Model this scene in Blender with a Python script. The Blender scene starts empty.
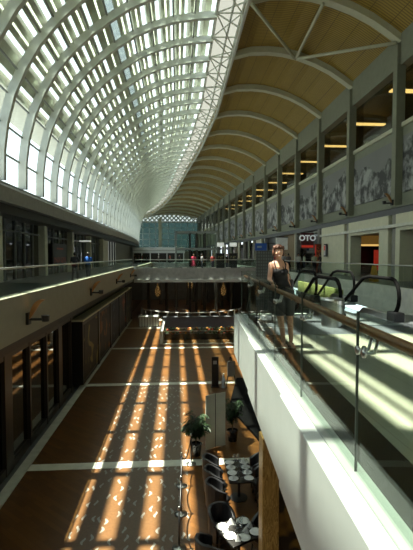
import bpy, math, random
from mathutils import Vector, Matrix
random.seed(7)
S = bpy.context.scene
COL = S.collection

# ------------------------------------------------------------------ camera
cam_d = bpy.data.cameras.new('camera'); cam = bpy.data.objects.new('camera', cam_d); COL.objects.link(cam)
cam.location = (0, 0, 1.5)
cam.rotation_euler = (math.radians(90 - 2.53), 0, math.radians(-3.925))
cam_d.sensor_fit = 'VERTICAL'; cam_d.sensor_height = 36; cam_d.lens = 430 / 550 * 36
cam_d.clip_start = .05; cam_d.clip_end = 600
S.camera = cam
# ------------------------------------------------------------------ sky, sun, exposure
w = bpy.data.worlds.new('sky'); S.world = w; w.use_nodes = True
nt = w.node_tree; nt.nodes.clear()
o_ = nt.nodes.new('ShaderNodeOutputWorld'); b_ = nt.nodes.new('ShaderNodeBackground')
b_.inputs[0].default_value = (.86, .95, 1, 1); b_.inputs[1].default_value = 3.1
nt.links.new(b_.outputs[0], o_.inputs[0])
SUNV = Vector((1, -.06, -3.2)).normalized()
sd = bpy.data.lights.new('sun', 'SUN'); sd.energy = 42; sd.angle = math.radians(.6); sd.color = (1, .93, .8)
so = bpy.data.objects.new('sun', sd); COL.objects.link(so); so.location = (-20, 0, 60)
so.rotation_euler = SUNV.to_track_quat('-Z', 'Y').to_euler()
S.view_settings.view_transform = 'Standard'; S.view_settings.look = 'None'
S.view_settings.gamma = 1; S.view_settings.use_curve_mapping = False
S.view_settings.exposure = -0.5
S.cycles.max_bounces = 10; S.cycles.transparent_max_bounces = 32
S.cycles.diffuse_bounces = 5; S.cycles.glossy_bounces = 4; S.cycles.transmission_bounces = 6
S.cycles.sample_clamp_indirect = 6
S.cycles.caustics_reflective = False; S.cycles.caustics_refractive = False

# ------------------------------------------------------------------ materials
def newmat(name):
    m = bpy.data.materials.new(name); m.use_nodes = True
    n = m.node_tree.nodes; l = m.node_tree.links
    return m, n, l, n['Principled BSDF']
def M(name, col, rough=.6, metal=0, noise=.12, scale=3.0, bump=0, spec=.5, emit=None, es=0):
    m, n, l, p = newmat(name)
    tc = n.new('ShaderNodeTexCoord'); nz = n.new('ShaderNodeTexNoise'); nz.inputs['Scale'].default_value = scale
    nz.inputs['Detail'].default_value = 4
    l.new(tc.outputs['Object'], nz.inputs['Vector'])
    r = n.new('ShaderNodeValToRGB')
    r.color_ramp.elements[0].position = .3; r.color_ramp.elements[1].position = .7
    r.color_ramp.elements[0].color = [c * (1 - noise) for c in col] + [1]
    r.color_ramp.elements[1].color = [min(1, c * (1 + noise)) for c in col] + [1]
    l.new(nz.outputs['Fac'], r.inputs[0]); l.new(r.outputs[0], p.inputs['Base Color'])
    p.inputs['Roughness'].default_value = rough; p.inputs['Metallic'].default_value = metal
    p.inputs['Specular IOR Level'].default_value = spec
    if bump:
        b = n.new('ShaderNodeBump'); b.inputs['Strength'].default_value = bump
        l.new(nz.outputs['Fac'], b.inputs['Height']); l.new(b.outputs[0], p.inputs['Normal'])
    if emit:
        p.inputs['Emission Color'].default_value = (*emit, 1); p.inputs['Emission Strength'].default_value = es
    return m
def glassmat(name, tint=(.9, .95, .93), rough=.02, f=1.0):
    m, n, l, p = newmat(name); n.remove(p)
    out = n['Material Output']; t = n.new('ShaderNodeBsdfTransparent'); t.inputs[0].default_value = (*tint, 1)
    g = n.new('ShaderNodeBsdfGlossy'); g.inputs['Roughness'].default_value = rough
    lw = n.new('ShaderNodeLayerWeight'); lw.inputs[0].default_value = .5
    pw = n.new('ShaderNodeMath'); pw.operation = 'POWER'; pw.inputs[1].default_value = 5; l.new(lw.outputs['Facing'], pw.inputs[0])
    ma = n.new('ShaderNodeMath'); ma.operation = 'MULTIPLY_ADD'; ma.inputs[1].default_value = .95; ma.inputs[2].default_value = .045; l.new(pw.outputs[0], ma.inputs[0])
    mu = n.new('ShaderNodeMath'); mu.operation = 'MULTIPLY'; mu.inputs[1].default_value = f
    mx = n.new('ShaderNodeMixShader')
    l.new(ma.outputs[0], mu.inputs[0]); l.new(mu.outputs[0], mx.inputs[0])
    l.new(t.outputs[0], mx.inputs[1]); l.new(g.outputs[0], mx.inputs[2]); l.new(mx.outputs[0], out.inputs[0])
    return m
def node_pos(n, l, mode='Position'):
    g = n.new('ShaderNodeNewGeometry'); s = n.new('ShaderNodeSeparateXYZ'); l.new(g.outputs['Position'], s.inputs[0])
    return g.outputs['Position'], s
def math_(n, l, op, a, b=None, c=None):
    x = n.new('ShaderNodeMath'); x.operation = op
    for i, v in enumerate((a, b, c)):
        if v is None: continue
        if isinstance(v, (int, float)): x.inputs[i].default_value = v
        else: l.new(v, x.inputs[i])
    return x.outputs[0]
def mixc(n, l, fac, a, b):
    x = n.new('ShaderNodeMix'); x.data_type = 'RGBA'
    for i, v in ((0, fac), (6, a), (7, b)):
        if isinstance(v, (int, float)): x.inputs[i].default_value = v
        elif isinstance(v, tuple): x.inputs[i].default_value = (*v, 1)
        else: l.new(v, x.inputs[i])
    return x.outputs[2]

def wood_floor():
    m, n, l, p = newmat('parquet floor with mosaic runner')
    pos, s = node_pos(n, l)
    mp = n.new('ShaderNodeMapping'); mp.inputs['Rotation'].default_value = (0, 0, math.radians(42)); l.new(pos, mp.inputs[0])
    br = n.new('ShaderNodeTexBrick'); l.new(mp.outputs[0], br.inputs['Vector'])
    br.inputs['Scale'].default_value = 1.0; br.inputs['Brick Width'].default_value = 1.1; br.inputs['Row Height'].default_value = .14
    br.inputs['Mortar Size'].default_value = .006
    br.inputs['Color1'].default_value = (.15, .064, .016, 1); br.inputs['Color2'].default_value = (.072, .029, .007, 1)
    br.inputs['Mortar'].default_value = (.07, .025, .01, 1)
    nz = n.new('ShaderNodeTexNoise'); nz.inputs['Scale'].default_value = 1.3; l.new(pos, nz.inputs[0])
    wood = mixc(n, l, math_(n, l, 'MULTIPLY', nz.outputs[0], .55), br.outputs[0], (.165, .074, .022))
    # runner with short white marks
    cx = n.new('ShaderNodeCombineXYZ')
    wob = math_(n, l, 'MULTIPLY', math_(n, l, 'SINE', math_(n, l, 'MULTIPLY', s.outputs['Y'], 21.0)), .13)
    l.new(math_(n, l, 'ADD', math_(n, l, 'MULTIPLY', s.outputs['X'], 5.0), wob), cx.inputs[0])
    l.new(math_(n, l, 'MULTIPLY', s.outputs['Y'], 1.35), cx.inputs[1])
    vo = n.new('ShaderNodeTexVoronoi'); vo.inputs['Scale'].default_value = 1.0; vo.inputs['Randomness'].default_value = .75
    vo.voronoi_dimensions = '2D'; l.new(cx.outputs[0], vo.inputs['Vector'])
    mark = math_(n, l, 'LESS_THAN', vo.outputs['Distance'], .17)
    n2 = n.new('ShaderNodeTexNoise'); n2.inputs['Scale'].default_value = 14; l.new(pos, n2.inputs[0])
    base = mixc(n, l, n2.outputs[0], (.08, .034, .010), (.17, .088, .036))
    run = mixc(n, l, math_(n, l, 'MULTIPLY', mark, .75), base, (.32, .32, .28))
    inx = math_(n, l, 'LESS_THAN', math_(n, l, 'ABSOLUTE', math_(n, l, 'ADD', s.outputs['X'], 1.12)), 1.42)
    iny = math_(n, l, 'LESS_THAN', s.outputs['Y'], 23)
    col = mixc(n, l, math_(n, l, 'MULTIPLY', inx, iny), wood, run)
    l.new(col, p.inputs['Base Color']); p.inputs['Roughness'].default_value = .32
    p.inputs['Specular IOR Level'].default_value = .45
    return m
def marble():
    m, n, l, p = newmat('polished pale stone floor')
    pos, s = node_pos(n, l)
    br = n.new('ShaderNodeTexBrick'); l.new(pos, br.inputs['Vector']); br.offset = 0
    br.inputs['Scale'].default_value = 1.0; br.inputs['Brick Width'].default_value = .9; br.inputs['Row Height'].default_value = .9
    br.inputs['Mortar Size'].default_value = .004
    br.inputs['Color1'].default_value = (.33, .33, .25, 1); br.inputs['Color2'].default_value = (.28, .29, .215, 1); br.inputs['Mortar'].default_value = (.2, .2, .15, 1)
    nz = n.new('ShaderNodeTexNoise'); nz.inputs['Scale'].default_value = 3; nz.inputs['Detail'].default_value = 8; nz.inputs['Distortion'].default_value = 1.5
    l.new(pos, nz.inputs[0])
    c = mixc(n, l, math_(n, l, 'MULTIPLY', nz.outputs[0], .5), br.outputs[0], (.40, .40, .32))
    l.new(c, p.inputs['Base Color']); p.inputs['Roughness'].default_value = .12
    return m
def ceilmat():
    m, n, l, p = newmat('golden slatted ceiling panel')
    pos, s = node_pos(n, l)
    st = math_(n, l, 'FRACT', math_(n, l, 'MULTIPLY', s.outputs['Y'], 5.0))
    nz = n.new('ShaderNodeTexNoise'); nz.inputs['Scale'].default_value = .8; l.new(pos, nz.inputs[0])
    a = mixc(n, l, nz.outputs[0], (.36, .25, .045), (.48, .34, .07))
    c = mixc(n, l, math_(n, l, 'GREATER_THAN', st, .55), a, (.22, .15, .03))
    jx = math_(n, l, 'LESS_THAN', math_(n, l, 'FRACT', math_(n, l, 'MULTIPLY', s.outputs['X'], .8)), .03)
    c = mixc(n, l, jx, c, (.15, .10, .03))
    l.new(c, p.inputs['Base Color']); p.inputs['Roughness'].default_value = .45
    return m
def mural(seed):
    m, n, l, p = newmat('black and white landscape print')
    tc = n.new('ShaderNodeTexCoord'); s = n.new('ShaderNodeSeparateXYZ'); l.new(tc.outputs['Object'], s.inputs[0])
    mp = n.new('ShaderNodeMapping'); mp.inputs['Location'].default_value = (seed * 7, seed * 3, 0); l.new(tc.outputs['Object'], mp.inputs[0])
    nz = n.new('ShaderNodeTexNoise'); nz.inputs['Scale'].default_value = .3; nz.inputs['Detail'].default_value = 5; l.new(mp.outputs[0], nz.inputs[0])
    n2 = n.new('ShaderNodeTexNoise'); n2.inputs['Scale'].default_value = 1.1; n2.inputs['Detail'].default_value = 7; n2.inputs['Roughness'].default_value = .6; l.new(mp.outputs[0], n2.inputs[0])
    edge = math_(n, l, 'ADD', math_(n, l, 'MULTIPLY', math_(n, l, 'SUBTRACT', nz.outputs[0], .5), 5.0), 1.0)
    land = math_(n, l, 'LESS_THAN', s.outputs['Z'], edge)
    r = n.new('ShaderNodeValToRGB'); r.color_ramp.elements[0].position = .44; r.color_ramp.elements[1].position = .62
    r.color_ramp.elements[0].color = (.02, .021, .022, 1); r.color_ramp.elements[1].color = (.44, .45, .45, 1)
    l.new(n2.outputs[0], r.inputs[0])
    sky = mixc(n, l, nz.outputs[0], (.17, .175, .175), (.26, .265, .265))
    l.new(mixc(n, l, land, sky, r.outputs[0]), p.inputs['Base Color']); p.inputs['Roughness'].default_value = .5
    return m
def patterned(name, c1, c2, scale, thr, rough=.4, emit=0, dist=2.0):
    m, n, l, p = newmat(name)
    tc = n.new('ShaderNodeTexCoord'); nz = n.new('ShaderNodeTexNoise'); nz.inputs['Scale'].default_value = scale
    nz.inputs['Detail'].default_value = 1.5; nz.inputs['Distortion'].default_value = dist; l.new(tc.outputs['Object'], nz.inputs[0])
    r = n.new('ShaderNodeValToRGB'); r.color_ramp.elements[0].position = thr - .03; r.color_ramp.elements[1].position = thr + .03
    r.color_ramp.elements[0].color = (*c1, 1); r.color_ramp.elements[1].color = (*c2, 1); l.new(nz.outputs[0], r.inputs[0])
    l.new(r.outputs[0], p.inputs['Base Color']); p.inputs['Roughness'].default_value = rough
    if emit:
        l.new(r.outputs[0], p.inputs['Emission Color']); p.inputs['Emission Strength'].default_value = emit
    return m
def woodgrain(name, c1, c2, rough=.35):
    m, n, l, p = newmat(name)
    tc = n.new('ShaderNodeTexCoord'); mp = n.new('ShaderNodeMapping'); mp.inputs['Scale'].default_value = (6, 6, .9); l.new(tc.outputs['Object'], mp.inputs[0])
    nz = n.new('ShaderNodeTexNoise'); nz.inputs['Scale'].default_value = 1.6; nz.inputs['Detail'].default_value = 3; nz.inputs['Distortion'].default_value = 1.2; l.new(mp.outputs[0], nz.inputs[0])
    fr = math_(n, l, 'FRACT', math_(n, l, 'MULTIPLY', nz.outputs[0], 9))
    l.new(mixc(n, l, fr, c1, c2), p.inputs['Base Color']); p.inputs['Roughness'].default_value = rough
    return m
def frosted(name, col, tr=.5):
    m, n, l, p = newmat(name); n.remove(p)
    out = n['Material Output']; t = n.new('ShaderNodeBsdfTranslucent'); t.inputs[0].default_value = (*col, 1)
    d = n.new('ShaderNodeBsdfDiffuse'); d.inputs[0].default_value = (*col, 1)
    mx = n.new('ShaderNodeMixShader'); mx.inputs[0].default_value = tr
    l.new(d.outputs[0], mx.inputs[1]); l.new(t.outputs[0], mx.inputs[2]); l.new(mx.outputs[0], out.inputs[0])
    return m

def perfmat():
    m, n, l, p = newmat('dark perforated board')
    tc = n.new('ShaderNodeTexCoord'); mp = n.new('ShaderNodeMapping'); mp.inputs['Rotation'].default_value = (math.pi / 2, 0, 0); l.new(tc.outputs['Object'], mp.inputs[0])
    br = n.new('ShaderNodeTexBrick'); br.offset = 0; l.new(mp.outputs[0], br.inputs['Vector']); br.inputs['Scale'].default_value = 1
    br.inputs['Brick Width'].default_value = .055; br.inputs['Row Height'].default_value = .07; br.inputs['Mortar Size'].default_value = .012
    br.inputs['Color1'].default_value = (.09, .10, .10, 1); br.inputs['Color2'].default_value = (.07, .08, .08, 1); br.inputs['Mortar'].default_value = (.025, .028, .028, 1)
    l.new(br.outputs[0], p.inputs['Base Color']); return m
m_floor = wood_floor(); m_marble = marble(); m_ceil = ceilmat()
m_line = M('pale stone band', (.74, .74, .64), .35)
m_rib = M('pale grey green painted steel', (.64, .68, .63), .45, noise=.06)
m_purlin = M('grey painted steel tube', (.24, .26, .24), .45)
m_beige = M('beige painted ceiling rib', (.60, .61, .46), .6, noise=.05)
m_wall = M('grey beige wall panel', (.25, .265, .20), .6, noise=.06)
m_cream = M('cream stone cladding', (.74, .72, .55), .5, noise=.05)
m_dark = M('dark bronze metal', (.022, .019, .015), .35, noise=.2)
m_black = M('matt black', (.012, .012, .013), .4)
m_blackglass = M('dark shop glass', (.010, .009, .007), .04, spec=.9, noise=.1)
m_steel = M('brushed steel', (.45, .46, .44), .28, 1)
m_fascia = M('warm grey balcony fascia', (.30, .29, .22), .55, noise=.05)
m_white = M('white painted fascia', (.70, .72, .71), .4, noise=.03)
m_greyw = M('light grey fascia', (.42, .44, .42), .5, noise=.05)
m_bridge = M('mid grey fascia', (.30, .31, .30), .5)
m_soffit = M('grey brown soffit board', (.27, .26, .23), .6)
m_granite = M('black granite strip', (.02, .02, .018), .22, noise=.4, scale=40)
m_deck = M('dark grey metal floor', (.10, .11, .12), .3, noise=.2)
m_glass = glassmat('clear railing glass', (.88, .93, .90), .02, .5)
m_roofglass = glassmat('roof glass', (.84, .9, .88), .03, .8)
m_teal = glassmat('tinted teal glass', (.15, .21, .20), .05, 1)
m_rail = woodgrain('polished timber handrail', (.20, .07, .018), (.28, .11, .03), .35)
m_post = woodgrain('yellow veined timber cladding', (.22, .12, .03), (.58, .38, .13), .3)
m_orange = M('orange brown lamp blade', (.42, .20, .07), .4)
m_slat = M('sun louvre blade', (.70, .70, .58), .6, noise=.05)
m_frost = frosted('added translucent streak strip', (.8, .84, .8), .6)
m_lamp = M('warm light strip', (.9, .7, .3), .5, emit=(1, .66, .24), es=6)
m_lampw = M('white light box', (.9, .9, .85), .5, emit=(.9, .95, .85), es=.55)
m_greenlit = M('yellow green panel', (.34, .36, .13), .5)
m_redlit = M('red light box', (.6, .05, .03), .5, emit=(.8, .06, .03), es=.35)
m_shopwall = M('warm brown shop wall', (.22, .15, .08), .6)
m_seal = M('dark glass joint', (.07, .08, .07), .4)
m_rubber = M('black rubber handrail', (.006, .006, .006), .8, spec=.05)
m_leather = M('charcoal leather', (.022, .022, .024), .38, noise=.2)
m_plate = M('white china', (.86, .86, .83), .2, noise=.02)
m_tabletop = M('dark table top', (.03, .028, .026), .25)
m_leaf = M('deep green leaf', (.02, .05, .014), .5, noise=.4, scale=6)
m_stem = M('brown plant stem', (.12, .08, .04), .7)
m_soil = M('dark potting soil', (.03, .02, .015), .9)
m_pot = M('black glazed pot', (.015, .015, .015), .25)
m_screen = M('pale grey screen panel', (.62, .66, .60), .5, noise=.04)
m_skin = M('skin', (.55, .30, .20), .5, noise=.05)
m_skin2 = M('tan skin', (.34, .19, .12), .5, noise=.05)
m_hairbrown = M('reddish brown hair', (.09, .032, .014), .6, noise=.35, scale=30)
m_hairblack = M('black hair', (.012, .01, .009), .5)

# ------------------------------------------------------------------ mesh helpers
class MB:
    def __init__(s): s.v = []; s.f = []
    def add(s, vs, fs):
        k = len(s.v); s.v += [tuple(v) for v in vs]; s.f += [tuple(i + k for i in f) for f in fs]; return s
    def box(s, x0, x1, y0, y1, z0, z1):
        return s.add([(x0, y0, z0), (x1, y0, z0), (x1, y1, z0), (x0, y1, z0), (x0, y0, z1), (x1, y0, z1), (x1, y1, z1), (x0, y1, z1)],
                     [(0, 3, 2, 1), (4, 5, 6, 7), (0, 1, 5, 4), (1, 2, 6, 5), (2, 3, 7, 6), (3, 0, 4, 7)])
    def tube(s, pts, r, n=8, cap=True):
        pts = [Vector(p) for p in pts]; rs = r if isinstance(r, (list, tuple)) else [r] * len(pts)
        k = len(s.v); up = None
        for i, p in enumerate(pts):
            d = (pts[min(i + 1, len(pts) - 1)] - pts[max(i - 1, 0)]).normalized()
            if up is None:
                up = Vector((0, 0, 1)) if abs(d.z) < .9 else Vector((1, 0, 0))
            a = d.cross(up).normalized(); b = a.cross(d).normalized(); up = b
            for j in range(n):
                t = 2 * math.pi * j / n
                s.v.append(tuple(p + a * math.cos(t) * rs[i] + b * math.sin(t) * rs[i]))
        for i in range(len(pts) - 1):
            for j in range(n):
                j2 = (j + 1) % n
                s.f.append((k + i * n + j, k + i * n + j2, k + (i + 1) * n + j2, k + (i + 1) * n + j))
        if cap:
            s.f.append(tuple(k + j for j in range(n))[::-1]); e = k + (len(pts) - 1) * n
            s.f.append(tuple(e + j for j in range(n)))
        return s
    def lathe(s, prof, n=20, c=(0, 0, 0)):
        k = len(s.v)
        for r, z in prof:
            for j in range(n):
                t = 2 * math.pi * j / n; s.v.append((c[0] + r * math.cos(t), c[1] + r * math.sin(t), c[2] + z))
        for i in range(len(prof) - 1):
            for j in range(n):
                j2 = (j + 1) % n; s.f.append((k + i * n + j, k + i * n + j2, k + (i + 1) * n + j2, k + (i + 1) * n + j))
        s.f.append(tuple(k + j for j in range(n))[::-1]); e = k + (len(prof) - 1) * n; s.f.append(tuple(e + j for j in range(n)))
        return s
    def ellip(s, c, r, nu=14, nv=9, R=None):
        k = len(s.v); c = Vector(c)
        for i in range(1, nv):
            ph = math.pi * i / nv
            for j in range(nu):
                t = 2 * math.pi * j / nu
                q = Vector((r[0] * math.sin(ph) * math.cos(t), r[1] * math.sin(ph) * math.sin(t), r[2] * math.cos(ph)))
                if R: q = R @ q
                s.v.append(tuple(c + q))
        q = Vector((0, 0, r[2])); q2 = Vector((0, 0, -r[2]))
        if R: q = R @ q; q2 = R @ q2
        s.v.append(tuple(c + q)); s.v.append(tuple(c + q2)); T = len(s.v) - 2; B = T + 1
        for j in range(nu):
            j2 = (j + 1) % nu
            s.f.append((T, k + j, k + j2)); s.f.append((B, k + (nv - 2) * nu + j2, k + (nv - 2) * nu + j))
            for i in range(nv - 2):
                s.f.append((k + i * nu + j, k + (i + 1) * nu + j, k + (i + 1) * nu + j2, k + i * nu + j2))
        return s
    def sweep(s, prof, ds):
        """prof(d) -> closed polygon of (x, z); swept along y"""
        k = len(s.v); n = len(prof(ds[0]))
        for d in ds:
            for x, z in prof(d): s.v.append((x, d, z))
        for i in range(len(ds) - 1):
            for j in range(n):
                j2 = (j + 1) % n; s.f.append((k + i * n + j, k + i * n + j2, k + (i + 1) * n + j2, k + (i + 1) * n + j))
        s.f.append(tuple(k + j for j in range(n))[::-1]); e = k + (len(ds) - 1) * n; s.f.append(tuple(e + j for j in range(n)))
        return s
    def prism(s, poly, z0, z1):
        """poly of (x, y) extruded in z"""
        n = len(poly)
        return s.add([(x, y, z0) for x, y in poly] + [(x, y, z1) for x, y in poly],
                     [tuple(range(n))[::-1], tuple(range(n, 2 * n))] + [(i, (i + 1) % n, n + (i + 1) % n, n + i) for i in range(n)])
    def ribbon(s, pa, pb, y0, y1):
        """profile band between polylines pa (inner) and pb (outer) of (x, z), from y0 to y1"""
        n = len(pa)
        vs = [(x, y0, z) for x, z in pa] + [(x, y0, z) for x, z in pb] + [(x, y1, z) for x, z in pa] + [(x, y1, z) for x, z in pb]
        fs = []
        for i in range(n - 1):
            fs += [(i, n + i, n + i + 1, i + 1), (2 * n + i, 2 * n + i + 1, 3 * n + i + 1, 3 * n + i),
                   (i, i + 1, 2 * n + i + 1, 2 * n + i), (n + i, 3 * n + i, 3 * n + i + 1, n + i + 1)]
        fs += [(0, 2 * n, 3 * n, n), (n - 1, 2 * n - 1, 4 * n - 1, 3 * n - 1)]
        return s.add(vs, fs)
    def build(s, name, mt, parent=None, smooth=False, bevel=0, loc=None, label=None):
        me = bpy.data.meshes.new(name); me.from_pydata(s.v, [], s.f); me.materials.append(mt)
        o = bpy.data.objects.new(name, me); COL.objects.link(o)
        import bmesh
        bm = bmesh.new(); bm.from_mesh(me); bmesh.ops.recalc_face_normals(bm, faces=bm.faces); bm.to_mesh(me); bm.free()
        if smooth:
            for p in me.polygons: p.use_smooth = True
        if bevel:
            b = o.modifiers.new('bevel', 'BEVEL'); b.width = bevel; b.segments = 2; b.limit_method = 'ANGLE'
        if parent: o.parent = parent
        if loc: o.location = loc
        if label: o['label'] = label
        return o
def empty(name, loc=(0, 0, 0), rz=0):
    o = bpy.data.objects.new(name, None); COL.objects.link(o); o.location = loc; o.rotation_euler = (0, 0, rz); o.empty_display_size = .2
    return o
def tag(o, label, cat, group=None, kind=None):
    if label: o['label'] = label
    if cat: o['category'] = cat
    if group: o['group'] = group
    if kind: o['kind'] = kind
    return o
def struct(o, label=None):
    o['kind'] = 'structure'
    if label: o['label'] = label; o['category'] = 'building'
    return o
def copy_tree(o, parent=None):
    c = o.copy(); COL.objects.link(c)
    if parent: c.parent = parent
    for ch in [x for x in o.children]: copy_tree(ch, c)
    return c
ORD = ['nearest', 'second', 'third', 'fourth', 'fifth', 'sixth', 'seventh', 'eighth', 'ninth', 'tenth', 'eleventh', 'twelfth', 'thirteenth', 'fourteenth', 'fifteenth', 'sixteenth', 'seventeenth', 'eighteenth', 'nineteenth', 'twentieth']

# ------------------------------------------------------------------ plan of the hall
def lerp_tab(tab, d):
    if d <= tab[0][0]: return tab[0][1]
    for (a, x), (b, y) in zip(tab, tab[1:]):
        if d <= b:
            return x + (y - x) * (d - a) / (b - a)
    return tab[-1][1]
def Lx(d): return -9 - (5.4 * ((d - 80) / 70) ** 2 if d > 80 else 0)
def Rx(d): return lerp_tab([(42, 13.5), (60, 12.8), (75, 11.9), (100, 10.4), (125, 8.8), (150, 7)], d)
def Jx(d): return lerp_tab([(45, 4.3), (60, 3.5), (75, 2.1), (92, .6), (110, -1.6), (122, -3.8), (134, -6.8), (150, -12.2)], d)
def Jz(d): return lerp_tab([(80, 16.2), (110, 15.8), (150, 14.0)], d)
GP = [(-9, 5.3), (-8.97, 6.8), (-8.78, 8.2), (-8.4, 9.6), (-7.8, 10.95), (-7.05, 12.2), (-6.1, 13.35), (-5.1, 14.3), (-3.95, 15.2), (-2.8, 15.95), (-1.6, 16.5), (-.2, 16.95), (1.2, 17.2), (2.6, 17.35)]
def gprof(d, off=0.0):
    L, J, H = Lx(d), Jx(d) - 1.7, Jz(d) + 1.15
    if J - L < .4: J = L + .4
    pts = [(L + (J - L) * (x + 9) / 11.6, 5.3 + (H - 5.3) * (z - 5.3) / 12.05) for x, z in GP]
    if not off: return pts
    out = []
    for i, (x, z) in enumerate(pts):
        a = pts[max(i - 1, 0)]; b = pts[min(i + 1, len(pts) - 1)]
        tx, tz = b[0] - a[0], b[1] - a[1]; k = math.hypot(tx, tz)
        out.append((x - tz / k * off, z + tx / k * off))
    return out
CB = [(0, 0), (.13, .62), (.27, 1.0), (.40, 1.2), (.53, 1.22), (.66, 1.1), (.79, .82), (.9, .42), (1, 0)]
def cprof(d, off=0.0):
    J, R, H = Jx(d), Rx(d), Jz(d)
    return [(J + (R - J) * t, H + (14.05 - H) * t + b + off) for t, b in CB]
DS = [-16, -8, 0, 8, 16, 24, 32, 40, 45, 50, 56, 62, 68, 74, 80, 86, 92, 98, 104, 110, 116, 122, 128, 134, 140, 146, 150]
COLS = [25.4 + 7.05 * k for k in range(-5, 18)]
RIBS = [25.4 + 3.1 * k for k in range(-9, 41)]

# ---- glass vault
vault = struct(empty('window_1', (0, 0, 0)))
for d in RIBS:
    mb = MB(); a = gprof(d, 0); b = gprof(d, -.42); mb.ribbon(b, a, d - .085, d + .085)
    a2 = gprof(d, -.42); b2 = gprof(d, -.46); mb.ribbon(b2, a2, d - .14, d + .14)
    mb.build('rib', m_rib, vault)
PF = {4: -.15, 5: .33, 7: .1}
def pur(d, i):
    g = gprof(d, -.05); f = PF.get(i, 0); j = i + 1 if f > 0 else max(i - 1, 0); f = abs(f)
    if j > 13: j = 13
    return (g[i][0] + (g[j][0] - g[i][0]) * f, d, g[i][1] + (g[j][1] - g[i][1]) * f)
for i in range(14):
    MB().tube([pur(d, i) for d in DS], .06, 6).build('purlin', m_purlin, vault)
mb = MB()
for a, b in zip(DS, DS[1:]):
    pa, pb = gprof(a, .06), gprof(b, .06)
    for i in range(13):
        mb.add([(pa[i][0], a, pa[i][1]), (pa[i + 1][0], a, pa[i + 1][1]), (pb[i + 1][0], b, pb[i + 1][1]), (pb[i][0], b, pb[i][1])], [(0, 1, 2, 3)])
mb.build('glazing', m_roofglass, vault)
# sun louvres outside the glass: gaps fall .97 m apart where the sun brings them to the floor
lp0 = gprof(0, .28)
def arc(prof):
    s = [0]
    for a, b in zip(prof, prof[1:]): s.append(s[-1] + math.hypot(b[0] - a[0], b[1] - a[1]))
    return s
LS = arc(lp0)
def at_s(prof, t):
    """t in 0..1 of the reference arc"""
    q = t * LS[-1]
    for i in range(len(LS) - 1):
        if q <= LS[i + 1] or i == len(LS) - 2:
            k = (q - LS[i]) / (LS[i + 1] - LS[i]); a, b = prof[i], prof[i + 1]
            return (a[0] + (b[0] - a[0]) * k, a[1] + (b[1] - a[1]) * k)
def floor_x(t):
    x, z = at_s(lp0, t); return x + (z + 5) / 3.2
tt = [i / 2000 for i in range(2001)]; fx = [floor_x(t) for t in tt]
def t_for(xf):
    for i in range(2000):
        if fx[i] <= xf < fx[i + 1]: return tt[i]
    return None
T0 = (LS[3] + .3) / LS[-1]
edges = []
for k in range(-6, 14):
    c = -2.60 + .975 * k
    hw = .185 if k < 3 else .13
    if k == 0: c = -2.54
    if k == 5: c, hw = 2.70, .24
    if k > 5: c, hw = 3.74 + 1.0 * (k - 6), .2
    a, b = t_for(c - hw), t_for(c + hw)
    if a is None or b is None or a < T0: continue
    edges.append((a, b))
segs = []; prev = T0
for a, b in edges:
    segs.append((prev, a)); prev = b
segs.append((prev, .985))
def strip(t0, t1, mt, nm, th=.05):
    mb = MB()
    n = 3; k0 = len(mb.v)
    def P(d):
        lo = [at_s(gprof(d, .28), t0 + (t1 - t0) * i / n) for i in range(n + 1)]
        hi = [at_s(gprof(d, .28 + th), t0 + (t1 - t0) * i / n) for i in range(n + 1)]
        return lo + hi[::-1]
    mb.sweep(P, DS); return mb.build(nm, mt, vault)
for t0, t1 in segs:
    wd = t1 - t0
    if wd <= .002: continue
    if wd * LS[-1] > .45:
        f = .13 / LS[-1]
        mid = (t0 + t1) / 2
        strip(t0, mid - f / 2, m_slat, 'louvre'); strip(mid - f / 2, mid + f / 2, m_frost, 'streak_strip'); strip(mid + f / 2, t1, m_slat, 'louvre')  # translucent strip added in wide slats for an extra bright streak
    else: strip(t0, t1, m_slat, 'louvre')
for a, b in edges:
    for t, sg in ((a, 1), (b, -1)):
        def fin(d, t=t, sg=sg):
            x, z = at_s(gprof(d, .30), t); L = .65
            e = .03 * sg
            return [(x - e, z), (x, z), (x - L * .298, z + L * .954), (x - e - L * .298, z + L * .954)]
        MB().sweep(fin, DS).build('louvre_fin', m_slat, vault)
m_sundim = glassmat('added sun dimming glass', (.60, .63, .61), .05, 1)  # tinted pane added in one gap to dim sun on the white fascia
for a, b in edges:
    if abs((floor_x(a) + floor_x(b)) / 2 - 2.70) < .2: strip(a, b, m_sundim, 'sun_dimming_pane', .01)
def shade_sec(d):  # outer shade added to keep direct sun off the left gallery
    x, z = at_s(gprof(d, .28), T0); return [(x, z), (x - 1.9, z - .1), (x - 1.9, z), (x, z + .08)]
MB().sweep(shade_sec, DS).build('added_sunshade', m_slat, vault)
# edge truss
mb = MB()
def tp(d, w):
    g = gprof(d)
    return {'a': (g[-1][0], d, g[-1][1] - .1), 'b': (Jx(d), d, Jz(d) + 1.1), 'c': (Jx(d) - .1, d, Jz(d) + .1), 'e': ((g[-1][0] + Jx(d)) / 2, d, Jz(d) + .35)}[w]
for kx, r in (('a', .11), ('b', .1), ('c', .13), ('e', .07)):
    mb.tube([tp(d, kx) for d in DS], r, 6)
for i, (a, b) in enumerate(zip(RIBS, RIBS[1:])):
    for d0, d1, p, q in ((a, a, 'a', 'b'), (a, a, 'a', 'c'), (a, a, 'b', 'c')): mb.tube([tp(d0, p), tp(d1, q)], .06, 5)
    mb.tube([tp(a, 'a' if i % 2 else 'b'), tp(b, 'b' if i % 2 else 'a')], .05, 5)
    mb.tube([tp(a, 'c' if i % 2 else 'a'), tp(b, 'a' if i % 2 else 'c')], .05, 5)
mb.build('edge_truss', m_rib, vault)
mb = MB()
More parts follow.
